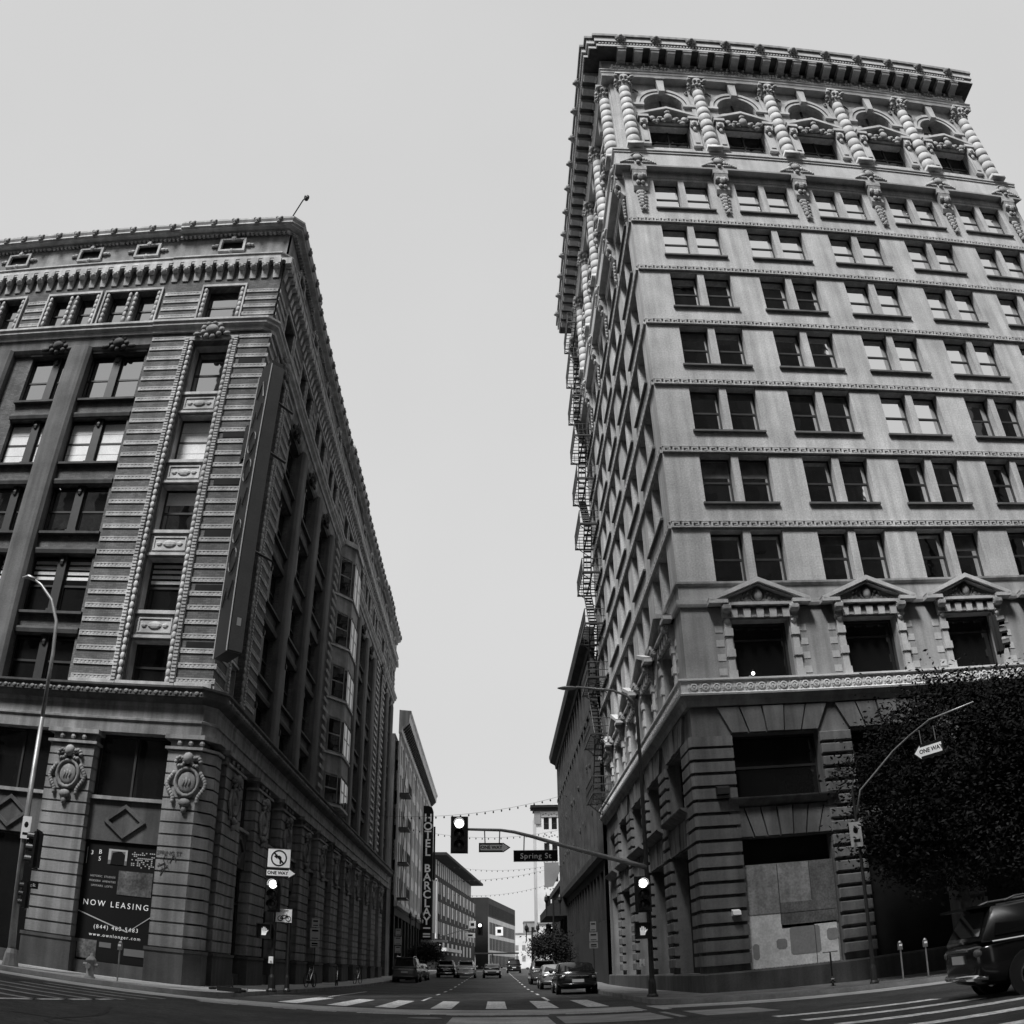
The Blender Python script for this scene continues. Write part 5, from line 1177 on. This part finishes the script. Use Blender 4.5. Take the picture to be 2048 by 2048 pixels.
# left corner signal post
LPX, LPY = -7.56, 30.8
pole('signal_post', 'black signal post on the left corner', 'signal post', (LPX, LPY, .15), 4.2, .085, .06, [])
pole('signal_post', 'slim black post just behind the left corner signal post', 'signal post', (-7.35, 32.2, .15), 2.7, .06, .05, [])
signal('traffic light with lit lamp on the left corner post', (-7.63, 30.6, 2.97), 0, 1.02)
walk_signal('walk signal showing a raised hand on the left corner post', (-7.86, 30.62, 2.22)); put_ = button('white push button plate on the left corner post', (-7.6, 30.69, 1.25))
one_way('black and white ONE WAY arrow sign above the left corner traffic light', (-7.4, 30.6, 4.11), 0, 1.12, .33)
nl = thing('no_left_turn_sign', 'square white no left turn sign on the left corner post', 'sign', (-7.5, 30.6, 4.47)); put('plate', MB().box(-.4, .4, -.015, .015, 0, .66).mesh('plate', 'sign_white'), nl)
rg = MB()
for k in range(24):
    a0, a1 = 2 * math.pi * k / 24, 2 * math.pi * (k + 1) / 24; rg.add([(rr * math.cos(a), -.02, .33 + rr * math.sin(a)) for rr, a in ((.24, a0), (.29, a0), (.29, a1), (.24, a1))], [(0, 1, 2, 3)])
rg.add([(-.2, -.022, .5), (-.16, -.022, .54), (.2, -.022, .16), (.16, -.022, .12)], [(0, 1, 2, 3)]); put('prohibition_ring', rg.mesh('prohibition_ring', 'sign_black'), nl)
ar_ = MB(); ar_.add([(.03, -.021, .13), (.09, -.021, .13), (.09, -.021, .36), (.03, -.021, .42), (-.06, -.021, .42), (-.06, -.021, .36), (.03, -.021, .34)], [(0, 1, 2, 6), (2, 3, 4, 5, 6)]); ar_.add([(-.06, -.021, .47), (-.06, -.021, .3), (-.18, -.021, .39)], [(0, 1, 2)]); put('arrow', ar_.mesh('arrow', 'sign_black'), nl); put('rim', MB().box(-.4, .4, -.018, -.015, 0, .012).box(-.4, .4, -.018, -.015, .648, .66).mesh('rim', 'sign_grey'), nl)
eb = thing('bicycle_sign', 'small white EXCEPT bicycle plate below the left traffic light', 'sign', (-7.22, 30.75, 2.58)); put('plate', MB().box(-.38, .26, -.01, .01, 0, .46).mesh('plate', 'sign_white'), eb)
by = MB()
for cx in (-.14, .14): by.tube([(cx + .085 * math.cos(2 * math.pi * k / 12), -.018, .13 + .085 * math.sin(2 * math.pi * k / 12)) for k in range(13)], .012, 4)
by.tube([(-.14, -.018, .13), (-.05, -.018, .24), (.09, -.018, .24), (0, -.018, .13), (-.14, -.018, .13)], .012, 4); by.tube([(.14, -.018, .13), (.08, -.018, .29)], .012, 4); put('bicycle_icon', by.mesh('bicycle_icon', 'sign_black'), eb); put('lettering', text('EXCEPT', .11, 'sign_black', .002), eb, (-.05, -.014, .38))
# left street lamp and the signals on it
LX, LY = -14.72, 25.9
arm = MB().tube([(-.15, 0, 8.0), (-.22, 0, 10.3), (-.36, 0, 11.5), (-.75, 0, 12.3), (-1.3, 0, 12.85), (-1.7, 0, 13.1)], [.075, .065, .06, .055, .05, .04], 8).mesh('lamp_arm', 'galvanised', True)
hd = MB(); hd.tube([(-1.6, 0, 13.05), (-1.9, 0, 13.16), (-2.15, 0, 13.12)], [.07, .09, .03], 8)
sh = MB().tube([(0, 0, 0), (-.08, 0, 4), (-.15, 0, 8.05)], [.13, .1, .075], 10).mesh('shaft', 'galvanised', True)
t = thing('street_lamp', 'slender grey street lamp with gooseneck arm in front of the brick building', 'street lamp', (LX, LY, .15)); put('shaft', sh, t); put('lamp_arm', arm, t); put('lamp_head', hd.mesh('lamp_head', 'galvanised', True), t); put('base', MB().lathe([(.26, 0), (.26, .05), (.2, .4), (.14, .55)], n=10).mesh('base', 'galvanised'), t)
t = thing('bike_route_sign', 'small pale notice strapped to the left street lamp', 'sign', (LX + .02, LY - .14, 4.15)); put('plate', MB().box(-.16, .16, -.01, .01, 0, .72).mesh('plate', 'sign_white'), t); b = MB().ball((0, -.012, .45), .08, .01, .1, 8, 4); b.box(-.1, .1, -.014, -.01, .12, .2); put('print', b.mesh('print', 'sign_black'), t)
signal('dark back of a traffic light on the left street lamp, facing left', (-14.25, 25.85, 3.3), R(-80), 1.05, 9)
signal('dark lower signal beside the small Spring St plate on the left lamp', (-14.38, 25.8, 2.0), R(-70), .75, 9)
t = thing('street_name_sign', 'small dark Spring St plate on the left street lamp', 'street sign', (-14.3, 25.75, 2.62)); put('plate', MB().box(-.32, .32, -.01, .01, 0, .22).mesh('plate', 'sign_black'), t); put('lettering', text('Spring St', .13, 'sign_white', .002), t, (0, -.013, .11))
# right mast at the tower, arm over Spring Street
arm = MB().tube([(0, 0, 5.2), (.15, -.3, 6.0), (1.2, -.9, 7.05), (1.55, -1.5, 7.35), (1.8, -2.5, 7.55), (2.6, -3.9, 7.6)], [.035, .035, .032, .03, .028, .025], 8).mesh('mast_arm', 'galvanised', True)
t = pole('signal_mast', 'thin dark mast before the plywood hoarding, its arm reaching into the tree', 'signal mast', (11.25, 26.2, gh(11, 26) + .14), 6.1, .065, .045, [('mast_arm', arm)])
t = one_way('ONE WAY sign pointing left, seen at an angle in front of the dark tree', (12.75, 23.55, 6.3), R(-57), 1.05, .46, True); [put('hanger', MB().tube([(q, 0, .42), (q, 0, .9)], .015, 4).mesh('hanger', 'galvanised'), t) for q in (-.2, .3)]
t = thing('bike_route_sign', 'small pale notice on the dark mast before the plywood', 'sign', (11.1, 26.02, 4.2)); put('plate', MB().box(-.2, .2, -.01, .01, 0, .78).mesh('plate', 'sign_grey'), t); b = MB().ball((0, -.012, .52), .09, .01, .11, 8, 4); b.box(-.1, .12, -.014, -.01, .14, .24); put('print', b.mesh('print', 'sign_black'), t)
signal('black signal head high at the right edge above the tree', (13.9, 20.4, 8.35), R(60), 1.0, 9)
# hydrant, meters, scooters, bicycles
t = thing('fire_hydrant', 'small fire hydrant on the left kerb before the banded pier', 'fire hydrant', (-11.91, 25.75, .15)); b = MB().lathe([(.17, 0), (.17, .05), (.12, .07), (.12, .5), (.16, .52), (.16, .56), (.11, .62), (.04, .68), (.04, .74), (0, .75)], n=12); put('barrel', b.mesh('barrel', 'kerb', True), t)
for s in (-1, 1): put('outlet', MB().tube([(s * .1, 0, .4), (s * .24, 0, .4)], .06, 8).mesh('outlet', 'kerb'), t)
put('outlet', MB().tube([(0, -.1, .36), (0, -.22, .36)], .08, 8).mesh('outlet', 'kerb'), t)
def meter(label, x, y, m='galvanised'):
    t = thing('parking_meter', label, 'parking meter', (x, y, gh(x, y) + .15), 0, 'parking meters on the kerbs'); put('post', MB().tube([(0, 0, 0), (0, 0, .95)], .026, 8).mesh('post', m), t); b = MB().box(-.06, .06, -.05, .05, .95, 1.15); b.ball((0, 0, 1.15), .065, .055, .08, 8, 5); put('head', b.mesh('head', m), t); put('display', MB().box(-.05, .05, -.055, -.05, 1.06, 1.12).mesh('display', 'sign_white'), t)
meter('parking meter before the leasing poster', -11.1, 25.95); meter('pale parking meter right of the thin dark mast', 12.1, 25.95); meter('pale parking meter beside the black SUV bumper', 12.95, 25.95)
SCOOT = []
def scooter(label, loc, rot, tilt=0):
    t = thing('kick_scooter', label, 'scooter', loc, 0, 'kick scooters'); t.rotation_euler = (tilt, 0, rot)
    put('deck', MB().box(-.45, .4, -.08, .08, .12, .17).mesh('deck', 'black_signal'), t); put('stem', MB().tube([(.4, 0, .15), (.52, 0, .3), (.44, 0, 1.12)], .03, 7).mesh('stem', 'black_signal'), t); put('handlebar', MB().tube([(.44, -.25, 1.12), (.44, .25, 1.12)], .025, 6).mesh('handlebar', 'black_signal'), t)
    for x in (-.5, .56): put('wheel', MB().lathe([(.06, -.03), (.12, -.03), (.12, .03), (.06, .03)], n=14).mesh('wheel', 'rubber'), t, (x, 0, .12), (R(90), 0, 0))
    put('mudguard', MB().box(-.62, -.4, -.05, .05, .23, .26).mesh('mudguard', 'sign_grey'), t)
scooter('black kick scooter lying on the left corner pavement', (-8.15, 27.4, .2), R(165), R(84)); scooter('kick scooter standing before the plywood hoarding', (10.75, 28.4, gh(10.7, 28.4) + .15), R(70))
def bicycle(label, x, y, rot):
    t = thing('bicycle', label, 'bicycle', (x, y, .15), rot, 'bicycles along the left pavement')
    for s in (-.52, .52): put('wheel', MB().tube([(s + .33 * math.cos(2 * math.pi * k / 16), 0, .34 + .33 * math.sin(2 * math.pi * k / 16)) for k in range(17)], .022, 5).mesh('wheel', 'rubber'), t)
    put('frame', MB().tube([(-.52, 0, .34), (-.15, 0, .8), (.38, 0, .82), (0, 0, .32), (-.52, 0, .34)], .02, 5).tube([(0, 0, .32), (-.17, 0, .92)], .02, 5).tube([(.52, 0, .34), (.36, 0, 1.0)], .02, 5).mesh('frame', 'chrome'), t); put('saddle', MB().ball((-.17, 0, .95), .13, .07, .04, 7, 4).mesh('saddle', 'rubber'), t); put('handlebar', MB().tube([(.36, -.25, 1.02), (.36, .25, 1.02)], .018, 5).mesh('handlebar', 'rubber'), t)
bicycle('bicycle at the kerb nearest the left corner', -8.3, 41, R(82)); bicycle('bicycle leaning halfway along the brick building', -8.3, 48, R(95)); bicycle('bicycle near the parked pale van', -8.4, 56, R(80))
def post_signs(label, x, y, zs, m='sign_grey'):
    t = thing('sign_post', label, 'sign post', (x, y, gh(x, y) + .15), 0, 'parking sign posts'); put('post', MB().tube([(0, 0, 0), (0, 0, zs[-1][1])], .03, 6).mesh('post', 'dark_steel'), t)
    for a, b2, w in zs: q = put('sign_plate', MB().box(-w / 2, w / 2, -.05, -.035, a, b2).mesh('sign_plate', m), t); put('print', MB().box(-w / 3, w / 3, -.055, -.05, a + .06, a + .1).box(-w / 3, w / 3, -.055, -.05, b2 - .16, b2 - .08).mesh('print', 'sign_black'), q)
post_signs('parking sign post with stacked grey plates on the left pavement', -8.25, 41.5, ((1.85, 2.15, .42), (2.2, 2.75, .45), (2.8, 3.2, .34)), 'sign_grey'); post_signs('parking sign post with stacked plates on the right pavement', 4.85, 45, ((2.0, 2.3, .42), (2.35, 2.8, .42), (2.85, 3.35, .3)), 'poster_mid'); post_signs('sign post with two small plates by the pale van', -8.3, 78, ((2.2, 2.8, .5), (2.9, 3.6, .6), (3.7, 4.3, .45)), 'sign_grey')
# twin lamps and far signals
def twin(label, x, y, h):
    t = thing('twin_lamp', label, 'street lamp', (x, y, gh(x, y)), 0, 'twin globe street lamps'); put('post', MB().lathe([(.16, 0), (.12, .8), (.07, h)], n=8).mesh('post', 'black_signal'), t); put('crossbar', MB().box(-.62, .62, -.04, .04, h - .55, h - .47).mesh('crossbar', 'black_signal'), t)
    for s in (-1, 1): b = MB().lathe([(.05, -1.0), (.06, 0), (.2, .3), (.16, .6), (.03, .85), (0, 1.05)], n=8); put('lantern', b.mesh('lantern', 'black_signal'), t, (s * .6, 0, h - .5))
twin('black twin lantern street lamp rising beside the right pavement tree', 3.85, 95, 5.3); twin('black twin lantern street lamp close against the dark right facades', 5.15, 80, 7.3); twin('black twin lantern street lamp before the hotel on the left', -8.35, 96, 6.6)
t = pole('signal_mast', 'thin far signal mast at Main Street on the left', 'signal mast', (-8.2, 133, gh(0, 133)), 14, .1, .07, [('mast_arm', MB().tube([(0, 0, 5.2), (3, 0, 6.2), (5.2, 0, 6.6)], .07, 6).mesh('mast_arm', 'galvanised'))])
signal('small far traffic light at the left kerb of Main Street', (-8.2, 132.6, gh(0, 133) + 2.8), 0, 1.5); signal('small far traffic light at the tip of the Main Street arm', (-2.2, 132.6, gh(0, 133) + 5.6), 0, 1.6)
for nm, x, z, w, h, lab in (('far_sign', -3.6, 5.2, 1.4, .7, 'small far white arrow board on the Main Street arm'), ('far_sign', -3.3, 6.6, 1.0, 1.1, 'small far white square board above the Main Street arm'), ('far_sign', .6, 5.5, 1.1, 1.3, 'small far pale board right of the Main Street signal')): t = thing(nm, lab, 'sign', (x, 132.8, gh(0, 133) + z)); put('plate', MB().box(-w / 2, w / 2, -.03, .03, 0, h).mesh('plate', 'sign_white'), t); put('print', MB().box(-w / 4, w / 4, -.04, -.03, h * .3, h * .7).mesh('print', 'sign_black'), t)
# string lights across the street
for i, (y, xl, zl, xr, zr, sag) in enumerate(((75, -9.9, 14.2, 6.9, 16.3, .7), (100, -9.9, 17.2, 7.1, 16.9, .9), (130, -9.8, 17.0, 9, 16.6, 1.0), (118, -9.8, 13.4, 7.4, 14.6, .8), (150, -9, 14.2, 9, 15.6, 1.0))):
    t = thing('string_lights', ('nearest string of bulbs crossing the street just under the hotel cornice', 'second string of bulbs crossing behind the traffic light', 'third string of bulbs crossing below the street name plate', 'string of bulbs sagging across before the slab roof', 'farthest lowest string of bulbs over the street')[i], 'string lights', (xl, y, zl), 0, 'string lights over the street')
    P = [((xr - xl) * k / 24, 0, (zr - zl) * k / 24 - sag * 4 * (k / 24) * (1 - k / 24)) for k in range(25)]; put('cable', MB().tube(P, .012, 4).mesh('cable', 'dark_steel'), t); b = MB()
    for p in P[1:-1]: b.ball((p[0], 0, p[2] - .13), .07, .07, .11, 6, 4)
    put('bulbs', b.mesh('bulbs', 'dark_steel'), t)
# ================================================================== vehicles
def loft(secs, m, name='body', smooth=True, half=None):
    # sections along x: list of (x, [(y,z)...]) for the right half, mirrored
    b = MB(); rings = []
    for x, pr in secs: rings.append([(x, y, z) for y, z in pr] + [(x, -y, z) for y, z in reversed(pr)])
    n = len(rings[0]); vs = [v for r in rings for v in r]; fs = []
    for i in range(len(rings) - 1):
        for k in range(n): fs.append((i * n + k, i * n + (k + 1) % n, (i + 1) * n + (k + 1) % n, (i + 1) * n + k))
    fs += [tuple(range(n - 1, -1, -1)), tuple(range((len(rings) - 1) * n, len(rings) * n))]
    me = b.add(vs, fs).mesh(name, m, smooth); return me
def car(kind, label, loc, rot, paint, group='cars on Fourth Street'):
    L, W, H, belt, cab = {'sedan': (4.7, 1.8, 1.45, .95, ((-1.75, .0), (-1.15, 1), (.35, 1), (1.2, .0))), 'suv': (4.75, 1.9, 1.72, 1.08, ((-2.25, .0), (-1.9, 1), (.6, 1), (1.4, .0))), 'van': (4.9, 1.95, 1.95, 1.15, ((-2.4, .0), (-2.3, 1), (1.0, 1), (1.75, .0)))}[kind]
    t = thing({'sedan': 'parked_sedan', 'suv': 'sport_utility_car', 'van': 'parked_van'}[kind], label, 'car', loc, rot, group)
    hl, hw = L / 2, W / 2
    def sec(x, w, zb, zt): return (x, [(w * .86, zb), (w * .98, zb + .16), (w, zb + (zt - zb) * .55), (w * .965, zt - .05), (w * .88, zt), (0.02, zt + .02)])
    hood = belt - (.1 if kind == 'sedan' else .06); rear = belt if kind != 'sedan' else belt + .02
    body = loft([sec(-hl, hw * .8, .42, rear - .12), sec(-hl + .08, hw * .93, .3, rear - .03), sec(-hl + .5, hw, .24, rear), sec(-.6, hw, .2, belt), sec(cab[3][0] - .1, hw, .2, belt - .02), sec(hl - .55, hw * .97, .24, hood - .06), sec(hl - .1, hw * .88, .3, hood - .18), sec(hl, hw * .74, .4, hood - .3)], paint)
    q = put('body', body, t); sm = q.modifiers.new('round', 'SUBSURF'); sm.levels = sm.render_levels = 1
    def cs(x, z, w): return (x, [(w, belt - .03), (w * .99, belt + .02), (w - .16 * (z - belt) / .5 * .6, z - .08), (w - .2 * (z - belt) / .5, z - .015), (0.02, z + .01)])
    c = [(x, belt + .03 + (H - belt - .03) * f) for x, f in cab]
    put('cabin', loft([cs(c[0][0], belt + .03, hw * .9), cs(c[1][0], H - .02, hw * .93), cs((c[1][0] + c[2][0]) / 2, H + .01, hw * .94), cs(c[2][0], H - .03, hw * .93), cs(c[3][0], belt + .02, hw * .88)], paint, 'cabin'), t)
    # glass: rear, front and side panes set just proud of the cabin
    def pane(nm, q): me = MB().add(q, [(0, 1, 2, 3)]).mesh(nm, 'car_glass'); put(nm, me, t)
    x0, x1, x2, x3 = c[0][0], c[1][0], c[2][0], c[3][0]; zt = H - .12
    fw = hw * .9
    pane('rear_window', [(x0 - .03 + (x1 - x0) * .15, -fw * .84, belt + .1), (x0 - .03 + (x1 - x0) * .15, fw * .84, belt + .1), (x1 - .05 - (x1 - x0) * .12, fw * .68, zt), (x1 - .05 - (x1 - x0) * .12, -fw * .68, zt)])
    pane('windscreen', [(x3 + .04 - (x3 - x2) * .12, fw * .84, belt + .08), (x3 + .04 - (x3 - x2) * .12, -fw * .84, belt + .08), (x2 + .1, -fw * .68, zt), (x2 + .1, fw * .68, zt)])
    for s in (-1, 1):
        mid = (x1 + x2) / 2 - .05
        for a, b2, a2, b3 in ((x0 + .25, mid - .05, x1 + .05, mid - .05), (mid + .05, x3 - .3, mid + .05, x2 - .02)): pane('side_window', [(a, s * (hw * .935), belt + .07), (b2, s * (hw * .935), belt + .07), (b3, s * (hw * .945 - .15 * (zt - belt) / .5), zt), (a2, s * (hw * .945 - .15 * (zt - belt) / .5), zt)])
        put('tail_light', MB().ball((-hl + .1, s * hw * .76, rear - .2), .1, .13, .09, 8, 5).mesh('tail_light', 'tail_light', True), t); put('headlight', MB().ball((hl - .12, s * hw * .62, hood - .28), .14, .2, .09, 8, 5).mesh('headlight', 'chrome'), t)
        put('door_mirror', MB().ball((x3 - .25, s * (hw + .08), belt + .1), .09, .12, .09, 7, 5).mesh('door_mirror', paint), t)
        put('trim_line', MB().tube([(-hl + .3, s * (hw * .975), belt - .03), (x3 - .2, s * (hw * .975), belt - .04)], .02, 4).mesh('trim_line', 'chrome'), t)
        for x in (-L * .29, L * .3):
            r = .33 if kind == 'sedan' else .39; w = put('wheel', MB().lathe([(r * .62, -.11), (r, -.1), (r, .1), (r * .62, .11)], n=22).mesh('wheel', 'rubber'), t, (x, s * (hw - .1), r), (R(90), 0, 0)); b = MB().lathe([(r * .66, .0), (r * .6, .02)], n=20)
            for k in range(5): a = 2 * math.pi * k / 5; b.tube([(0, 0, .02), (r * .62 * math.cos(a), r * .62 * math.sin(a), .01)], .035, 5)
            b.lathe([(r * .66, -.02), (r * .66, .03), (r * .58, .03)], n=20); put('rim', b.mesh('rim', 'chrome'), w, (0, 0, .09 if s < 0 else -.11), (0 if s < 0 else math.pi, 0, 0))
            put('wheel_arch', MB().lathe([(r * 1.18, -.02), (r * 1.18, .02), (r, .02)], n=22).mesh('wheel_arch', 'rubber'), t, (x, s * (hw - .012), r), (R(90), 0, 0))
    put('licence_plate', MB().box(-hl - .03, -hl + .02, -.26, .26, rear - .42 if kind == 'sedan' else .72, (rear - .28) if kind == 'sedan' else .87).mesh('licence_plate', 'plate_white'), t)
    put('rear_bumper', MB().tube([(-hl + .2, -hw * .86, .46), (-hl + .0, -hw * .7, .46), (-hl - .04, 0, .46), (-hl + .0, hw * .7, .46), (-hl + .2, hw * .86, .46)], .06, 6).mesh('rear_bumper', 'chrome' if kind == 'suv' else paint, True), t); put('tail_trim', MB().box(-hl - .03, -hl + .05, -hw * .5, hw * .5, rear - .15, rear - .11).mesh('tail_trim', 'chrome'), t)
    put('grille', MB().box(hl - .05, hl + .02, -hw * .45, hw * .45, .42, .6).mesh('grille', 'rubber'), t)
    if kind != 'sedan':
        for s in (-1, 1): put('roof_rail', MB().tube([(x1 + .3, s * hw * .66, H + .02), (x1 + .5, s * hw * .66, H + .07), (x2 - .3, s * hw * .66, H + .07), (x2 - .1, s * hw * .66, H + .0)], .02, 5).mesh('roof_rail', 'chrome'), t)
        put('spoiler', MB().box(x0 - .12, x1 + .1, -hw * .7, hw * .7, H - .05, H).mesh('spoiler', paint), t)
    return t
car('suv', 'black SUV at the right edge, its tail on the crosswalk', (10.6, 14.95, gh(10.6, 14.95)), R(-7), 'paint_black', 'vehicles on Spring Street')
car('sedan', 'black sedan parked nearest the camera at the right kerb', (3.6, 42.5, 0), R(90), 'paint_black')
car('sedan', 'silver sedan parked second along the right kerb', (3.45, 54.2, 0), R(90), 'paint_silver')
car('suv', 'dark SUV parked third along the right kerb', (3.4, 66.5, gh(0, 66)), R(90), 'paint_grey')
car('van', 'grey boxy van parked at the left kerb', (-6.85, 71.8, gh(0, 71)), R(90), 'paint_grey'); car('sedan', 'pale sedan parked just beyond the boxy van', (-6.7, 79.5, gh(0, 79)), R(90), 'paint_silver')
car('suv', 'small far dark car, leftmost in the traffic', (-5.0, 95, gh(0, 95)), R(90), 'paint_black'); car('suv', 'white far car, middle one of the traffic in the road', (-2.9, 93, gh(0, 93)), R(90), 'paint_white'); car('sedan', 'black far car with bright lamps coming up the street', (-.35, 93, gh(0, 93)), R(-90), 'paint_black'); car('van', 'tiny dark van far off under the right hand trees', (2.6, 130, gh(0, 130)), R(90), 'paint_black')
bs = thing('bus_shelter', 'far flat roofed bus stop canopy at the end of the street', 'shelter', (-.5, 160, gh(0, 160))); put('roof', MB().box(-3.2, 4.6, -1, 1, 3.0, 3.25).mesh('roof', 'far_dark'), bs)
for x in (-3, 0, 4.3): put('post', MB().box(x - .08, x + .08, -.1, .1, 0, 3).mesh('post', 'far_grey'), bs)

# ================================================================== trees
def tree(name, label, loc, trunk, limbs, blobs, n, size, seed, leafm='leaf', cat='tree', group=None):
    random.seed(seed); t = thing(name, label, cat, loc, 0, group); b = MB()
    b.tube(trunk[0], trunk[1], 9); put('trunk', b.mesh('trunk', 'bark', True), t); l = MB()
    for p, r in limbs: l.tube(p, r, 6)
    if limbs: put('limbs', l.mesh('limbs', 'bark', True), t)
    vs, fs, mi = [], [], []; tot = sum(bl[3] * bl[4] * bl[5] for bl in blobs)
    for cx, cy, cz, rx, ry, rz in blobs:
        k = int(n * rx * ry * rz / tot); clumps = []
        for c in range(max(6, k // 55)):
            while True:
                u = Vector((random.uniform(-1, 1), random.uniform(-1, 1), random.uniform(-1, 1)))
                if u.length <= 1: break
            if u.length > .01: u = u.normalized() * (u.length ** .45)
            clumps.append(Vector((cx + u.x * rx, cy + u.y * ry, cz + u.z * rz)))
        for _ in range(k):
            c = random.choice(clumps); p = c + Vector((random.gauss(0, .34), random.gauss(0, .3), random.gauss(0, .26))) * random.choice((.7, 1, 1.5))
            a = Vector((random.gauss(0, 1), random.gauss(0, 1), random.gauss(0, .6))).normalized(); q = a.cross(Vector((random.gauss(0, 1), random.gauss(0, 1), random.gauss(0, 1)))).normalized(); s = size * random.uniform(.6, 1.3); o = len(vs)
            vs += [p - a * s, p + q * s * .45, p + a * s, p - q * s * .45]; fs.append((o, o + 1, o + 2, o + 3)); mi.append(1 if random.random() < .12 else 0)
    me = bpy.data.meshes.new('crown'); me.from_pydata([tuple(v) for v in vs], [], fs); me.materials.append(M[leafm]); me.materials.append(M['leaf_light']); me.polygons.foreach_set('material_index', mi); me.update(); put('crown', me, t); return t
tree('street_tree', 'big dark leafy tree hiding the right half of the tower base', (15.0, 26.8, gh(15, 26) + .1), ([(0, 0, 0), (.1, 0, 1.5), (.0, .1, 3.2), (.2, 0, 5)], [.26, .2, .17, .12]),
     [([(0, .1, 3.0), (-1.2, 0, 4.6), (-2.4, -.1, 6.2)], [.12, .08, .03]), ([(.1, 0, 3.4), (1.5, .2, 5.0), (2.8, .1, 6.6)], [.12, .08, .03]), ([(.1, 0, 4.2), (.3, -.5, 6.5), (.2, -.4, 8.3)], [.12, .07, .03])],
     [(-1.3, 0, 6.0, 2.0, 1.6, 2.2), (.8, 0, 7.2, 2.5, 1.8, 2.6), (3.2, .1, 6.8, 2.4, 1.8, 2.9), (-2.3, 0, 5.0, 1.3, 1.1, 1.3), (-.5, -.3, 4.2, 2.2, 1.5, 1.4), (2.2, 0, 4.3, 2.5, 1.6, 1.7), (-1.7, .1, 8.0, 1.0, 1.0, 1.0), (1.9, .1, 9.2, 1.3, 1.1, .9), (-.2, 0, 9.3, .8, .8, .7), (-3.1, 0, 6.6, .7, .7, .9), (4.2, 0, 9.0, 1.2, 1.1, 1.0)], 70000, .085, 4)
tree('street_tree', 'second big dark tree at the right edge beyond the black SUV', (20.6, 26.8, gh(20, 26) + .1), ([(0, 0, 0), (.1, 0, 2), (.2, 0, 4.6)], [.24, .18, .12]), [([(.1, 0, 3), (-1.2, 0, 5), (-2, 0, 6.4)], [.1, .07, .03])],
     [(-1.0, 0, 7.2, 2.3, 1.7, 2.9), (1, 0, 6, 2.4, 1.8, 3), (-1.3, 0, 4.4, 2.2, 1.6, 1.7)], 34000, .09, 8)
tree('street_tree', 'small round dark tree on the left pavement before the hotel sign', (-7.9, 104, gh(0, 104)), ([(0, 0, 0), (0, 0, 2)], [.12, .08]), [], [(-.3, 0, 2.5, 1.4, 1.1, .8), (.9, 0, 2.1, .9, .8, .6), (.3, 0, 3.2, .8, .7, .6), (-1.4, 0, 2.2, .6, .6, .5)], 3200, .14, 5, 'far_leaf')
tree('street_tree', 'bushy dark tree on the right pavement by the twin lamp', (4.6, 76, gh(0, 76)), ([(0, 0, 0), (0, 0, 2.2)], [.14, .1]), [], [(0, 0, 2.9, 1.2, 1.0, .7), (-1.0, 0, 2.3, .7, .7, .5), (.9, 0, 2.2, .9, .8, .6), (.6, 0, 3.6, .7, .6, .5), (-.7, 0, 3.3, .5, .5, .4)], 4200, .12, 6, 'far_leaf')
tree('street_tree', 'loose dark shrub like tree farther along the right pavement', (4.9, 90, gh(0, 90)), ([(0, 0, 0), (0, 0, 2.2)], [.1, .08]), [], [(-.3, 0, 3.4, .9, .8, .9), (.4, 0, 4.1, .7, .6, .7)], 2200, .15, 9, 'far_leaf')
# security camera on the roof corner of the brick building
t = thing('roof_camera', 'tiny camera on a slanted pole at the roof corner of the brick building', 'camera', (-10.4, 29.4, 35.4)); put('pole', MB().tube([(0, 0, 0), (.55, -.5, .75), (.7, -.62, .8)], .035, 6).mesh('pole', 'black_signal'), t); b = MB().ball((.78, -.7, .62), .12, .12, .15, 8, 6); b.lathe([(.14, .68), (.14, .78), (.05, .85)], .78, -.7, n=10); put('camera_dome', b.mesh('camera_dome', 'dark_steel'), t)
# small bright lamp behind the first pedimented window
t = thing('window_lamp', 'small glowing bulb behind the first pedimented window of the tower', 'lamp', (9.72, 30.3, 11.5)); put('bulb', MB().ball((0, 0, 0), .07, .07, .07, 10, 6).mesh('bulb', 'lamp_lit', True), t); put('socket', MB().lathe([(.03, .05), (.03, .15)], n=8).mesh('socket', 'dark_steel'), t)
